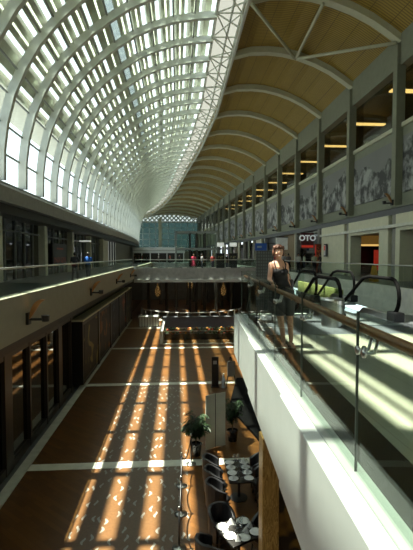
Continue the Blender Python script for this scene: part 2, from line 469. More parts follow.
for a, b in zip(DS, DS[1:]):
    pa, pb, qa, qb = gprof(a)[-1], gprof(b)[-1], (Jx(a), Jz(a) + 1.2), (Jx(b), Jz(b) + 1.2)
    mb.add([(pa[0], a, pa[1]), (qa[0], a, qa[1]), (qb[0], b, qb[1]), (pb[0], b, pb[1])], [(0, 1, 2, 3)])
mb.build('gutter_glazing', frosted('dim frosted gutter glass', (.16, .17, .16), .4), vault)

# ---- solid ceiling
ceil = struct(empty('ceiling'))
def csec(d): return cprof(d, .42) + cprof(d, .6)[::-1]
MB().sweep(csec, DS).build('ceiling_panel', m_ceil, ceil)
MB().sweep(lambda d: [(Jx(d), Jz(d) + .3), (Jx(d) + .15, Jz(d) + .3), (Jx(d) + .15, Jz(d) + 1.3), (Jx(d), Jz(d) + 1.3)], DS).build('upstand', m_ceil, ceil)
for d in COLS:
    if d > 149: continue
    MB().ribbon(cprof(d, -.02), cprof(d, .5), d - .28, d + .28).build('ceiling_rib', m_beige, ceil)
def cz(x, d):
    p = cprof(d)
    for a, b in zip(p, p[1:]):
        if a[0] <= x <= b[0]: return a[1] + (b[1] - a[1]) * (x - a[0]) / (b[0] - a[0])
    return p[-1][1]
for (xa, ya), (xb, yb) in (((4.4, 25.4), (8.9, 32.3)), ((8.6, 25.4), (8.9, 32.3)), ((13.1, 25.4), (8.9, 32.3))):
    MB().tube([(xa, ya, cz(xa, 25.4) - .12), (xb, yb, cz(xb, 32.3) - .12)], .11, 8).build('brace', m_beige, ceil, smooth=True)

# ---- right wall
wr = struct(empty('wall_right'))
def band(x0, x1, z0, z1, ds=DS):
    return MB().sweep(lambda d: [(Rx(d) + x0, z0), (Rx(d) + x1, z0), (Rx(d) + x1, z1), (Rx(d) + x0, z1)], ds)
band(-.25, .8, 12.8, 14.75).build('eaves_beam', m_wall, wr)
band(.0, .35, 4.35, 9.4).build('wall_panel', m_wall, wr)
band(-.12, .4, 9.2, 9.45).build('sill', m_beige, wr)
band(-.35, .4, 4.0, 4.4).build('ledge', m_dark, wr)
band(-.45, .4, 4.4, 4.5).build('ledge_capping', m_wall, wr)
band(.1, .13, 9.4, 12.6).build('window_glass', glassmat('dim window glass', (.55, .56, .5), .03), wr)
band(.35, 7, 9.2, 9.4).build('upper_floor', m_deck, wr)
band(.6, 7, 12.75, 12.95).build('upper_ceiling', m_ceil, wr)
band(6.8, 7, 9.4, 12.8).build('upper_back', m_shopwall, wr)
for d in COLS:
    if d > 149 or d < -5: continue
    R = Rx(d)
    MB().box(R - .45, R + .1, d - .24, d + .24, 4.4, 14.1).build('column', m_wall, wr, bevel=.02)
    MB().box(R - .3, R + .1, d - .3, d + .3, 0, 4.1).build('lower_column', m_soffit, wr)
# ---- left wall and ledge
wl = struct(empty('wall_left'))
MB().sweep(lambda d: [(Lx(d) + .4, 4.25), (Lx(d) + .4, 5.0), (Lx(d) + .1, 5.25), (Lx(d) - .3, 5.3), (Lx(d) - 1.7, 5.3), (Lx(d) - 1.7, 4.25)], DS).build('ledge', m_soffit, wl)
MB().sweep(lambda d: [(Lx(d) + .0, 3.75), (Lx(d) + .0, 4.3), (Lx(d) - 1.7, 4.3), (Lx(d) - 1.7, 3.75)], DS).build('lower_ledge', m_dark, wl)
MB().sweep(lambda d: [(Lx(d) - 1.4, 0), (Lx(d) - 1.4, 3.8), (Lx(d) - 1.7, 3.8), (Lx(d) - 1.7, 0)], [x for x in DS if x <= 62]).build('shop_glass', m_blackglass, wl)
for k, d in enumerate([8 + 1.7 * i for i in range(32)]):
    if k % 5 == 0:
        MB().box(-10.42, -9.9, d - .3, d + .3, 0, 3.8).build('pillar', m_fascia if k < 9 else m_cream, wl)
    else: MB().box(-10.42, -10.3, d - .05, d + .05, 0, 3.8).build('mullion', m_purlin, wl)
MB().sweep(lambda d: [(Lx(d) - 1.42, 3.0), (Lx(d) - 1.3, 3.0), (Lx(d) - 1.3, 3.1), (Lx(d) - 1.42, 3.1)], [x for x in DS if x <= 62]).build('transom', m_purlin, wl)
MB().sweep(lambda d: [(Lx(d) - 1.4, 0), (Lx(d) - 1.4, 3.8), (Lx(d) - 1.7, 3.8), (Lx(d) - 1.7, 0)], [62, 64, 66]).build('pale_panel', m_cream, wl)
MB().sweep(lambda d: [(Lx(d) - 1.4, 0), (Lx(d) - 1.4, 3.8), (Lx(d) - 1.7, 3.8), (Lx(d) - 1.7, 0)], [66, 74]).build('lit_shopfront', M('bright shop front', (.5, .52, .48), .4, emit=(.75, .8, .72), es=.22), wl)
MB().sweep(lambda d: [(Lx(d) - 1.4, 0), (Lx(d) - 1.4, 3.8), (Lx(d) - 1.7, 3.8), (Lx(d) - 1.7, 0)], [74, 80, 90, 100, 110, 120, 130, 140, 150]).build('far_wall', m_fascia, wl)
for d in (67, 69.5, 72): MB().box(-10.4, -10.2, d - .1, d + .1, 0, 3.8).build('mullion', m_dark, wl)

# ---- back wall behind the viewer, end wall far away
wb = struct(MB().box(-11, 21, -16.4, -16, -5, 19).build('wall_back', m_wall))
we = struct(empty('wall_end'))
MB().box(-20, 10, 150.0, 150.3, -5, 3.2).build('base_wall', m_fascia, we)
MB().box(-16, 8.5, 150.1, 150.15, 3.2, 13.2).build('curtain_glass', m_teal, we)
for i in range(12): MB().box(-16.2 + i * 2.2, -16.05 + i * 2.2, 149.9, 150.2, 3.2, 13.2).build('mullion', m_rib, we)
for i in range(6): MB().box(-16, 8.5, 149.9, 150.1, 3.2 + i * 2 - .07, 3.27 + i * 2).build('transom', m_rib, we)
MB().box(-6.3, -5.3, 149.2, 150, 0, 14.5).build('centre_column', m_beige, we)
mb = MB()
def ez(x):
    t = (x + 16) / 24; return 13.1 + 3.6 * math.sin(math.pi * min(max(t, 0), 1)) ** .7
xs = [-16 + i * 1.5 for i in range(17)]
mb.tube([(x, 150, ez(x)) for x in xs], .2, 6); mb.tube([(-16, 150, 13.1), (8, 150, 13.1)], .2, 6)
for i, x in enumerate(xs):
    for sg in (-1, 1):
        p = [(x, 150, 13.1)]
        xx, zz = x, 13.1
        while zz < ez(xx) and -16 < xx + sg * .3 < 8: xx += sg * .3; zz += .3
        if zz > 13.2: mb.tube([p[0], (xx, 150, zz)], .2, 4)
mb.build('lattice', m_rib, we)
mb = MB(); xs2 = [-16 + 24 * i / 40 for i in range(41)]
mb.v += [(x, 150.4, 13.0) for x in xs2] + [(x, 150.4, ez(x)) for x in xs2]
mb.f += [(i, i + 1, 42 + i, 41 + i) for i in range(40)]
mb.build('dome_glass', glassmat('hazy dome glass', (.30, .33, .30), .1, 1), we)

# ------------------------------------------------------------------ floors
fl = struct(MB().box(-5.15, 20, -16, 151, -5.2, -5).build('floor', m_floor))
for k, y in enumerate([4.75, 13.27, 21.75, 30.3, 38.9]):
    struct(MB().box(-4.55, 7.4, y - .2, y + .2, -5.0, -4.994).build('trim_%d' % (k + 1), m_line))
struct(MB().box(-4.85, -4.55, -16, 44, -5.0, -4.97).build('trim_6', M('pale grey kerb stone', (.58, .59, .53), .4)))
struct(MB().box(-5.1, -4.85, -16, 44, -5.0, -4.99).build('trim_7', m_deck))
# left gallery
lg = struct(empty('left_gallery_deck'), 'left upper gallery floor running along the atrium beside dark shopfronts')
MB().box(-10.75, -4.5, -16, 75, -.3, 0).build('deck', m_deck, lg)
MB().box(-10.75, -4.5, -16, 75, -.9, -.3).build('soffit', m_dark, lg)
MB().box(-4.62, -4.3, -16, 43.4, -.78, .38).build('fascia', m_fascia, lg)
MB().box(-4.52, -4.28, -16, 43.4, .38, .43).build('capping', m_fascia, lg)
MB().box(-4.75, -4.4, -16, 43.4, -1.05, -.78).build('shadow_gap', m_black, lg)
MB().box(-4.62, -4.3, 48.2, 75, -1.0, .38).build('far_fascia', m_fascia, lg)
MB().box(-5.2, -4.55, 2, 43.4, -1.15, -.9).build('lower_soffit', m_dark, lg)
for k in range(14):
    d = .2 + 3.1 * k
    if k: MB().box(-4.47, -4.45, d, d + 3.04, .43, 1.15).build('glass_panel', m_glass, lg)
MB().tube([(-4.46, 3.3, 1.17), (-4.46, 43.3, 1.17)], .028, 8).build('handrail', m_steel, lg, smooth=True)
# lower left shopfront
ls = struct(empty('wall_lower_left'))
MB().box(-5.4, -5.12, -16, 64, -5, -.9).build('shop_glass', m_blackglass, ls)
for k in range(19):
    d = 5.4 + 1.9 * k
    if d > 21: break
    wd = .28 if k % 3 == 1 else .07
    MB().box(-5.14, -5.0, d - wd, d + wd, -5, -1.1).build('frame_post', m_dark, ls)
MB().box(-5.14, -5.02, 0, 21, -1.55, -1.1).build('header', m_dark, ls)
MB().box(-5.14, -5.02, 0, 21, -5, -4.75).build('plinth', m_dark, ls)
# right walkway (the one the woman stands on)
def G(d): return 1.07 + .05 * d
rw = struct(empty('right_gallery_deck'), 'right upper gallery floor of polished pale stone above the cafe')
Y0, Y1 = -4.0, 10.7
esx0, esx1 = 3.35, 6.2
MB().prism([(G(Y0) - .1, Y0), (9.3, Y0), (9.3, 8.0), (G(8.0) - .1, 8.0)], -.3, 0).build('stone_floor', m_marble, rw)
MB().prism([(G(8.0) - .1, 8.0), (9.3, 8.0), (9.3, 10.6), (G(10.6) - .1, 10.6)], -.3, -.002).build('landing_floor', m_deck, rw)
MB().prism([(G(Y0) + .07, Y0), (G(Y0) + .43, Y0), (G(8.0) + .5, 8.0), (G(8.0) + .07, 8.0)], 0, .003).build('granite_strip', m_granite, rw)
MB().prism([(G(Y0) - .15, Y0), (9.3, Y0), (9.3, Y1), (G(Y1) - .15, Y1)], -.95, -.3).build('soffit', m_dark, rw)
for k, (a, b, off) in enumerate(((7.6, 10.7, 0.0), (4.47, 7.6, .022), (1.35, 4.47, .044), (-1.8, 1.35, .066), (-4, -1.8, .088))):
    MB().prism([(G(a) - .16 - off, a), (G(a) - .06, a), (G(b) - .06, b), (G(b) - .16 - off, b)], -.98, .02).build('fascia_panel', m_white, rw, bevel=.006)
MB().prism([(G(Y0) - .06, Y0), (G(Y0) + .065, Y0), (G(Y1) + .065, Y1), (G(Y1) - .06, Y1)], -.1, .035).build('kerb', m_greyw, rw)
MB().prism([(G(5.4) - .14, 5.4), (G(5.4) + .1, 5.4), (G(6.9) + .1, 6.9), (G(6.9) - .14, 6.9)], -1.08, -.96).build('soffit_lip', m_greyw, rw)
MB().prism([(G(Y1) - .16, Y1), (3.3, Y1), (3.3, Y1 + .12), (G(Y1) - .16, Y1 + .12)], -.98, .03).build('end_fascia', m_greyw, rw)
# right far walkway
rf = struct(empty('far_right_gallery_deck'), 'far right gallery floor beyond the escalators along the cream shopfronts')
MB().box(9.3, 20.5, -16, 150, -.3, 0).build('deck', m_deck, rf)
MB().box(9.15, 9.4, 10.8, 75, -.95, .2).build('fascia', M('pale grey gallery fascia', (.68, .68, .62), .5), rf)
MB().box(9.3, 20.5, -16, 150, -1.0, -.3).build('soffit', m_dark, rf)
for k in range(20):
    d = 10.9 + 3.1 * k
    MB().box(9.28, 9.3, d, d + 3.05, .2, 1.08).build('glass_panel', m_glass, rf)
MB().tube([(9.29, 10.9, 1.1), (9.29, 73, 1.1)], .03, 8).build('handrail', m_steel, rf, smooth=True)
# cross bridge
cb = struct(empty('cross_bridge'), 'grey footbridge crossing the atrium in the middle distance')
MB().box(-4.3, 9.15, 43.5, 48.2, -.4, 0).build('deck', m_deck, cb)
MB().box(-4.3, 9.15, 43.4, 43.6, -.85, .28).build('fascia', m_bridge, cb)
MB().box(-4.3, 9.15, 43.25, 43.6, -1.15, -.85).build('lip', m_greyw, cb)
MB().box(-4.3, 9.15, 48.1, 48.3, -1.0, .28).build('rear_fascia', m_bridge, cb)
for k in range(9):
    x = -4.2 + 1.48 * k
    MB().box(x, x + 1.44, 43.46, 43.48, .28, 1.1).build('glass_panel', m_glass, cb)
    MB().box(x, x + 1.44, 48.2, 48.22, .28, 1.1).build('glass_panel', m_glass, cb)
    MB().box(x + .3, x + .75, 43.36, 43.5, .28, .34).build('glass_clip', M('pale clip', (.7, .72, .68), .3), cb)
MB().tube([(-4.2, 43.47, 1.12), (9.1, 43.47, 1.12)], .03, 8).build('handrail', m_steel, cb)
# decks beyond
fd = struct(empty('far_deck'), 'far upper floor beyond the footbridge at the end of the atrium')
MB().box(-16, 9.3, 75, 150, -.3, 0).build('deck', m_deck, fd)
MB().box(-4.3, 9.2, 74.8, 75, -1, .3).build('fascia', m_bridge, fd)
struct(MB().box(-5.6, 9.3, 64, 64.3, -5, -.3).build('wall_lower_far', M('grey far wall', (.16, .17, .16), .6)))
# lower right shop wall under the gallery
lr = struct(empty('wall_lower_right'))
MB().prism([(2.2, 18.0), (3.1, 22.2), (7.35, 22.2), (7.35, 11.5), (3.3, 12.0), (2.75, 15.2)], -5, -4.9).build('low_dark_slab', m_rubber, lr)  # low black slab standing in for an unidentified dark floor area
MB().box(7.4, 7.6, -16, 64, -5, -1).build('shop_wall', m_dark, lr)
# side shop opposite: cream portal, openings
sr = struct(empty('wall_right_shops'))
def pil(a, b, x, z0, z1, mt, nm): return MB().box(x, 13.9, a, b, z0, z1).build(nm, mt, sr, bevel=.02)
pil(4, 21.0, 13.05, 0, 4.0, m_cream, 'cladding'); pil(24.5, 25.0, 13.05, 0, 4.0, m_cream, 'cladding'); pil(25.9, 27.1, 13.05, 0, 4.0, m_cream, 'cladding')
pil(31.7, 32.1, 13.05, 0, 4.0, m_cream, 'cladding'); pil(32.9, 38.2, 13.05, 0, 4.0, m_cream, 'cladding')
pil(21, 24.5, 13.05, 3.0, 4.0, m_cream, 'lintel'); pil(27.1, 31.7, 13.05, 3.0, 4.0, m_cream, 'lintel')
MB().box(12.9, 13.1, 19, 38.3, 3.22, 3.4).build('cornice', m_line, sr)
# shop interiors
MB().box(19.3, 19.5, 4, 150, 0, 4).build('shop_back', m_shopwall, sr)
MB().box(13.3, 19.5, 4, 150, 3.7, 3.9).build('shop_ceiling', m_soffit, sr)
MB().box(13.9, 19.3, 37.6, 37.8, 0, 3.7).build('shop_partition', M('olive shop wall', (.26, .24, .13), .6), sr)
MB().box(13.9, 19.3, 20.8, 21, 0, 3.7).build('shop_partition', m_shopwall, sr)
# farther bays
tones = [m_blackglass, m_shopwall, m_dark, m_cream, m_blackglass, m_shopwall, m_dark, m_blackglass, m_cream, m_dark, m_shopwall, m_blackglass]
for k in range(14):
    a = 38.3 + 8 * k; b = a + 8
    if a > 146: break
    xa = Rx((a + b) / 2)
    MB().add([], []).box(xa + .1, xa + .3, a, b, 0, 4.0).build('shopfront', tones[k % 12], sr)
    MB().box(xa - .15, xa + .3, a, a + .8, 0, 4.0).build('pier', m_cream if k % 2 else m_wall, sr)

# ------------------------------------------------------------------ murals, lights, sconces on right wall
g = 'landscape murals between the columns'
for k in range(4, 17):
    a, b = COLS[k] + .45, COLS[k + 1] - .45
    if b > 148 or k < 4: continue
    d = (a + b) / 2; x = Rx(d)
    o = MB().box(-.05, .05, -(b - a) / 2, (b - a) / 2, -1.65, 1.65).build('mural_panel', mural(k))
    o.location = (x - .06, d, 6.95)
    o.rotation_euler.z = math.atan2(Rx(a) - Rx(b), b - a)
    tag(o, '%s black and white landscape mural along the right wall, between two columns' % (ORD[k - 4]) if k > 4 else 'nearest black and white landscape mural, largest on the right wall', 'mural', g)
g = 'ceiling lights in the upper windows'
proto = None
for k in range(4, 16):
    d = COLS[k] + 2.2; x = Rx(d) + .4
    if proto is None:
        proto = empty('ceiling_light')
        MB().box(0, 3.1, -.21, .21, -.1, 0).build('diffuser', m_lamp, proto)
        MB().box(-.04, 3.14, -.22, .22, 0, .06).build('housing', m_dark, proto)
        o = proto
    else: o = copy_tree(proto)
    o.location = (x, d, 12.3)
    if k == 4: MB().tube([(.5, 0, .06), (.5, 0, .46)], .02, 6).build('hanger', m_dark, o)
    tag(o, 'yellow strip light hung high in the upper room, %s from the viewer' % ORD[k - 4], 'light', g)

def sconce():
    t = empty('wall_sconce')
    mb = MB(); outer = []; inner = []
    for i in range(11):
        u = i / 10; an = math.pi - u * 1.75
        outer.append((.42 + .36 * math.cos(an), .02 + .56 * math.sin(an)))
        wd_ = .015 + .13 * math.sin(math.pi * u) ** .8 * (1 - .25 * u)
        inner.append((.42 + (.36 - wd_) * math.cos(an), .02 + (.56 - wd_ * 1.3) * math.sin(an)))
    poly = outer + inner[::-1]; n = len(poly)
    for sy in (-.06, .06): mb.v += [(x, sy, z) for x, z in poly]
    for i in range(10):
        for o_ in (0, n): mb.f.append((o_ + i, o_ + i + 1, o_ + n - 2 - i, o_ + n - 1 - i))
    mb.f += [(i, (i + 1) % n, n + (i + 1) % n, n + i) for i in range(n)]
    mb.build('blade', m_orange, t)
    MB().tube([(0, 0, 0), (.55, 0, .0)], .04, 8).build('arm', m_black, t)
    MB().tube([(.5, 0, -.06), (.5, 0, .12)], [.1, .12], 10).build('spotlight', m_black, t)
    MB().box(-.02, .06, -.12, .12, -.14, .2).build('wall_plate', m_black, t)
    return t
sc0 = sconce(); first = True
for k, d in enumerate((12.6, 21.7, 30.8, 39.9)):
    o = sc0 if first else copy_tree(sc0); first = False
    o.location = (-4.28, d, -.32)
    tag(o, '%s curved orange lamp bracket on the left balcony fascia' % ('leftmost and nearest' if k == 0 else ORD[k]), 'wall lamp', 'lamp brackets on the left fascia')
for k in range(5, 14):
    d = COLS[k]; o = copy_tree(sc0); o.rotation_euler.z = math.pi; o.location = (Rx(d) - .47, d, 4.7)
    if k < 1: continue
    tag(o, '%s curved lamp bracket from the right, at a column foot below the murals' % ('first' if k == 5 else ORD[k - 5]), 'wall lamp', 'lamp brackets on the right wall')

# ------------------------------------------------------------------ glass railing and timber handrail of the right gallery
rl = empty('glass_balustrade', (0, 0, 0))
tag(rl, 'clear glass railing along the white gallery edge beside the woman', 'railing')
js = [10.6, 9.0, 7.45, 5.9, 4.34, 2.79, 1.24, -.3]
for a, b in zip(js, js[1:]):
    a2, b2 = a - .012, b + .012
    MB().prism([(G(a2) - .008, a2), (G(a2) + .008, a2), (G(b2) + .008, b2), (G(b2) - .008, b2)], -.05, 1.13).build('glass_panel', m_glass, rl)
    MB().prism([(G(a) - .009, a - .004), (G(a) + .009, a - .004), (G(a) + .009, a + .004), (G(a) - .009, a + .004)], .035, 1.13).build('joint_seal', m_seal, rl)
MB().prism([(G(Y1) + .1, 10.62), (3.2, 10.62), (3.2, 10.64), (G(Y1) + .1, 10.64)], .03, 1.13).build('end_panel', m_glass, rl)
hr = MB().tube([(G(d) + .075, d, 1.0) for d in (10.5, 8, 6, 4, 2, 0)], .033, 12).build('handrail', m_rail, rl, smooth=True)
for d in [j - .06 for j in js[:-1]]:
    mb = MB(); x = G(d)
    mb.tube([(x - .02, d, .88), (x + .05, d, .88), (x + .075, d, .97)], .012, 8); mb.tube([(x - .03, d, .88), (x - .015, d, .88)], .03, 10); mb.tube([(x + .015, d, .88), (x + .03, d, .88)], .03, 10)
    mb.tube([(x - .02, d - .09, .88), (x + .05, d - .09, .88), (x + .075, d - .09, .97)], .012, 8); mb.tube([(x - .03, d - .09, .88), (x - .015, d - .09, .88)], .03, 10)
    mb.build('bracket', m_steel, rl, smooth=True)

# ------------------------------------------------------------------ escalators
def escalator(x0, x1, y, label):
    t = empty('escalator', ((x0 + x1) / 2, y, 0)); W = (x1 - x0) / 2
    tag(t, label, 'escalator', 'escalators going down from the landing')
    for sx in (-W, W):
        def path(o=0):
            p = []
            for i in range(9):
                a = -math.pi / 2 - math.pi * i / 8
                p.append((.35 + (.35 + o) * math.cos(a), .55 + (.42 + o) * math.sin(a)))
            p += [(1.5, .97 + o), (1.9, .9 + o), (6.5, .9 - 4.6 * .577 + o)]
            return p
        MB().tube([(sx, q[0], q[1]) for q in path(.0)], .045, 8).build('handrail', m_rubber, t, smooth=True)
        pg = [(.35, .15)] + [(.35 + .33 * math.cos(-math.pi / 2 - math.pi * i / 8), .55 + .38 * math.sin(-math.pi / 2 - math.pi * i / 8)) for i in range(9)][1:] + [(1.5, .93), (1.9, .86), (6.5, .86 - 2.65), (6.5, .15 - 2.9), (1.7, .12)]
        n = len(pg); mb = MB()
        mb.add([(sx - .008, a, b) for a, b in pg] + [(sx + .008, a, b) for a, b in pg], [tuple(range(n)), tuple(range(n, 2 * n))[::-1]] + [(i, (i + 1) % n, n + (i + 1) % n, n + i) for i in range(n)])
        mb.build('side_glass', m_glass, t)
        sk = [(.1, -.02), (.1, .14), (1.7, .14), (6.5, -2.7), (6.5, -3.1), (1.9, -.35)]
        n = len(sk); mb = MB()
        mb.add([(sx - .09, a, b) for a, b in sk] + [(sx + .09, a, b) for a, b in sk], [tuple(range(n)), tuple(range(n, 2 * n))[::-1]] + [(i, (i + 1) % n, n + (i + 1) % n, n + i) for i in range(n)])
        mb.build('skirt', m_steel, t)
        MB().box(sx - .12, sx + .12, -.05, .35, .0, .22).build('rail_inlet', m_black, t, bevel=.03)
    mb = MB(); mb.box(-W + .1, W - .1, -.4, 1.5, -.05, .012)
    for i in range(12):
        yy = 1.5 + .4 * i; mb.box(-W + .1, W - .1, yy, yy + .4, -.35 - .231 * i, -.231 * (i + 1) * 1.0)
    mb.build('steps', M('ribbed step metal', (.30, .33, .34), .35, .6), t)
    return t
escalator(3.65, 5.0, 9.35, 'nearest escalator at the landing, black handrails curving round glass sides')
escalator(4.5, 5.75, 13.6, 'farther escalator, its handrail loops showing behind the steel bin')
yp = empty('parapet', (6.0, 15.2, 0)); tag(yp, 'low yellow green parapet panels beyond the escalator handrails', 'parapet')
for q in range(3): MB().box(-.03, .03, 1.95 * q, 1.95 * q + 1.8, -.22, .27).build('panel', m_greenlit, yp)
MB().box(-.06, .06, -.1, 5.9, -.42, -.22).build('base', m_bridge, yp)
b = empty('litter_bin', (3.32, 8.95, 0)); tag(b, 'brushed steel cylinder bin standing beside the escalator entry', 'bin')
MB().lathe([(.235, 0), (.24, .02), (.24, .56), (.225, .6), (.19, .6), (.18, .55)], 28).build('body', m_steel, b, smooth=False)
MB().lathe([(.2, .0), (.2, .01)], 24, (0, 0, .57)).build('lid', m_dark, b)
# wider well side wall, sign board
sb = empty('notice_board', (1.98, 9.6, 0)); tag(sb, 'dark perforated notice board on the gallery behind the woman', 'board')
mb = MB(); mb.box(-.2, .2, -.02, .02, .25, 1.62); mb.build('panel', perfmat(), sb)
for sx in (-.18, .18): MB().box(sx - .02, sx + .02, -.02, .02, 0.0, .25).build('leg', m_dark, sb)
MB().box(-.22, .22, -.15, .15, 0, .02).build('base', m_dark, sb)

# ------------------------------------------------------------------ lower level furniture
po = empty('timber_column', (1.31, 5.98, -5)); tag(po, 'yellow veined timber column under the white gallery edge', 'column')
MB().box(-.12, .12, -.14, .14, 0, 3.94).build('cladding', m_post, po, bevel=.01)
gp = empty('gold_patterned_screen', (1.62, 5.98, -5)); tag(gp, 'black screen with large gold loops beside the timber column', 'screen')
MB().box(-.18, .75, -.04, .04, 0, 3.98).build('panel', patterned('black and gold pattern', (.012, .01, .008), (.20, .12, .025), 1.3, .52), gp)
MB().box(-.21, -.17, -.06, .06, 0, 3.99).build('frame', m_black, gp)

def table(w_, l_, loc, rz, label):
    t = empty('dining_table', loc, rz); tag(t, label, 'table', 'cafe tables')
    MB().box(-w_ / 2, w_ / 2, -l_ / 2, l_ / 2, .71, .75).build('tabletop', m_tabletop, t, bevel=.008)
    MB().lathe([(.04, .03), (.035, .1), (.035, .71)], 12).build('pedestal', m_black, t)
    MB().lathe([(.24, 0), (.24, .015), (.05, .04)], 20).build('base', m_black, t)
    return t
table(.66, 1.22, (1.64, 11.22, -5), 0, 'oblong dark table laid for eight, farther from the viewer')
table(.78, .78, (1.28, 8.72, -5), math.radians(26), 'square dark table laid with plates, nearest the timber column')
def tub_chair():
    t = empty('tub_chair')
    def U(r0, r1, z0, z1, n=14, top=None):
        mb = MB(); vs = []
        for i in range(n + 1):
            a = math.radians(-35) + math.radians(250) * i / n   # open towards -y
            e = 1 - abs(i / n - .5) * 2
            zt = z1 - (.18 * (1 - min(1, e * 1.8)))
            ca, sa = math.cos(a), math.sin(a)
            vs += [(r1 * ca, r1 * sa, z0), (r1 * ca * 1.06, r1 * sa * 1.06, zt), (r0 * ca * 1.06, r0 * sa * 1.06, zt), (r0 * ca, r0 * sa, z0)]
        fs = []
        for i in range(n):
            for j in range(4):
                fs.append((i * 4 + j, i * 4 + (j + 1) % 4, i * 4 + 4 + (j + 1) % 4, i * 4 + 4 + j))
        fs += [(0, 3, 2, 1), tuple(n * 4 + j for j in range(4))]
        return mb.add(vs, fs)
    U(.22, .29, .2, .78).build('backrest', m_leather, t, smooth=False, bevel=.015)
    MB().ellip((0, -.01, .36), (.235, .25, .1), 18, 8).build('seat', m_leather, t, smooth=True)
    MB().box(-.2, .2, -.22, .2, .2, .33).build('seat_base', m_leather, t, bevel=.03)
    for sx in (-.17, .17):
        for sy in (-.17, .17): MB().tube([(sx, sy, .22), (sx * 1.12, sy * 1.12, 0)], [.022, .014], 8).build('leg', m_dark, t)
    return t
tc = tub_chair(); used = False
def chair(x, y, rz, label):
    global used
    o = tc if not used else copy_tree(tc); used = True
    o.location = (x, y, -5); o.rotation_euler.z = rz; o.scale = (1.02, 1.1, 1.08); tag(o, label, 'chair', 'tub chairs round the cafe tables')
R90 = math.pi / 2
for x, rz, side in ((1.02, R90, 'left'), (2.27, -R90, 'right')):
    for y, p in ((10.55, 'nearest'), (11.22, 'middle'), (11.89, 'farthest')):
        chair(x, y, rz, '%s of the three charcoal tub chairs on the %s side of the oblong table' % (p, side))
A = math.radians(26)
def rot(x, y, a=A): return (1.28 + x * math.cos(a) - y * math.sin(a), 8.72 + x * math.sin(a) + y * math.cos(a))
for (x, y, rz, lb) in ((0, .68, A, 'far left'), (-.68, 0, A + R90, 'near left'), (.68, 0, A - R90, 'far right'), (0, -.68, A + math.pi, 'near right')):
    px, py = rot(x, y); chair(px, py, rz, 'charcoal tub chair at the %s side of the square table' % lb)
# plates, napkins, glasses
pl0 = MB().lathe([(.05, 0), (.075, .008), (.13, .018), (.128, .023), (.07, .012), (.0, .01)], 24).build('dinner_plate', m_plate, smooth=True)
def nap():
    mb = MB(); n = 10; vs = [(0, 0, .13)]
    for i in range(n):
        a = 2 * math.pi * i / n; r = .085 if i % 2 else .055; vs.append((r * math.cos(a), r * math.sin(a), 0))
    fs = [(0, 1 + i, 1 + (i + 1) % n) for i in range(n)] + [tuple(range(1, n + 1))[::-1]]
    return mb.add(vs, fs).build('napkin', M('white folded linen', (.72, .72, .7), .8))
np0 = nap()
def gl():
    return MB().lathe([(.033, 0), (.033, .004), (.005, .01), (.004, .09), (.034, .12), (.036, .17), (.03, .2), (.028, .2), (.034, .17), (.032, .122), (.0, .1)], 16).build('wine_glass', glassmat('wine glass', (.9, .92, .92), .02, 2), smooth=True)
gl0 = gl()
cnt = {}
def put(proto, x, y, z, label, cat, group, rz=0):
    k = id(proto); o = proto if k not in cnt else proto.copy()
    if k in cnt: COL.objects.link(o)
    cnt[k] = 1; o.location = (x, y, z); o.rotation_euler.z = rz
    tag(o, label, cat, group); return o
TZ = -4.249
rows = ['nearest', 'second', 'third', 'farthest']
for sx, side in ((-.2, 'left'), (.2, 'right')):
    for i in range(4):
        y = 10.78 + .29 * i
        put(pl0, 1.64 + sx, y, TZ, '%s white plate along the %s edge of the oblong table' % (rows[i], side), 'plate', 'plates on the oblong table')
        if (i + (sx > 0)) % 2 == 0 or i == 2:
            put(np0, 1.64 + sx, y, TZ + .012, 'white napkin on the %s plate at the %s edge of the oblong table' % (rows[i], side), 'napkin', 'napkins on the oblong table', i)
        put(gl0, 1.64 + sx * .28, y + .1, TZ, 'clear stemmed glass beside the %s plate at the %s edge of the oblong table' % (rows[i], side), 'glass', 'glasses on the oblong table')
for (x, y, lb) in ((-.25, .25, 'far left'), (-.27, -.08, 'left middle'), (-.05, -.27, 'near middle'), (.26, -.24, 'near right'), (.25, .2, 'far right')):
    px, py = rot(x, y); put(pl0, px, py, TZ, 'white plate at the %s of the square table' % lb, 'plate', 'plates on the square table')
for (x, y, lb) in ((-.02, .27, 'far'), (-.27, .09, 'left'), (.1, -.12, 'near'), (.27, -.02, 'right'), (-.19, -.25, 'front corner')):
    px, py = rot(x, y); put(np0, px, py, TZ, 'white folded napkin at the %s edge of the square table' % lb, 'napkin', 'napkins on the square table', x * 9)
for (x, y, lb) in ((.02, .07, 'far'), (-.08, .0, 'left'), (.1, .06, 'right'), (.0, -.08, 'near')):
    px, py = rot(x, y); put(gl0, px, py, TZ, '%s glass of the cluster in the middle of the square table' % lb, 'glass', 'glasses on the square table')

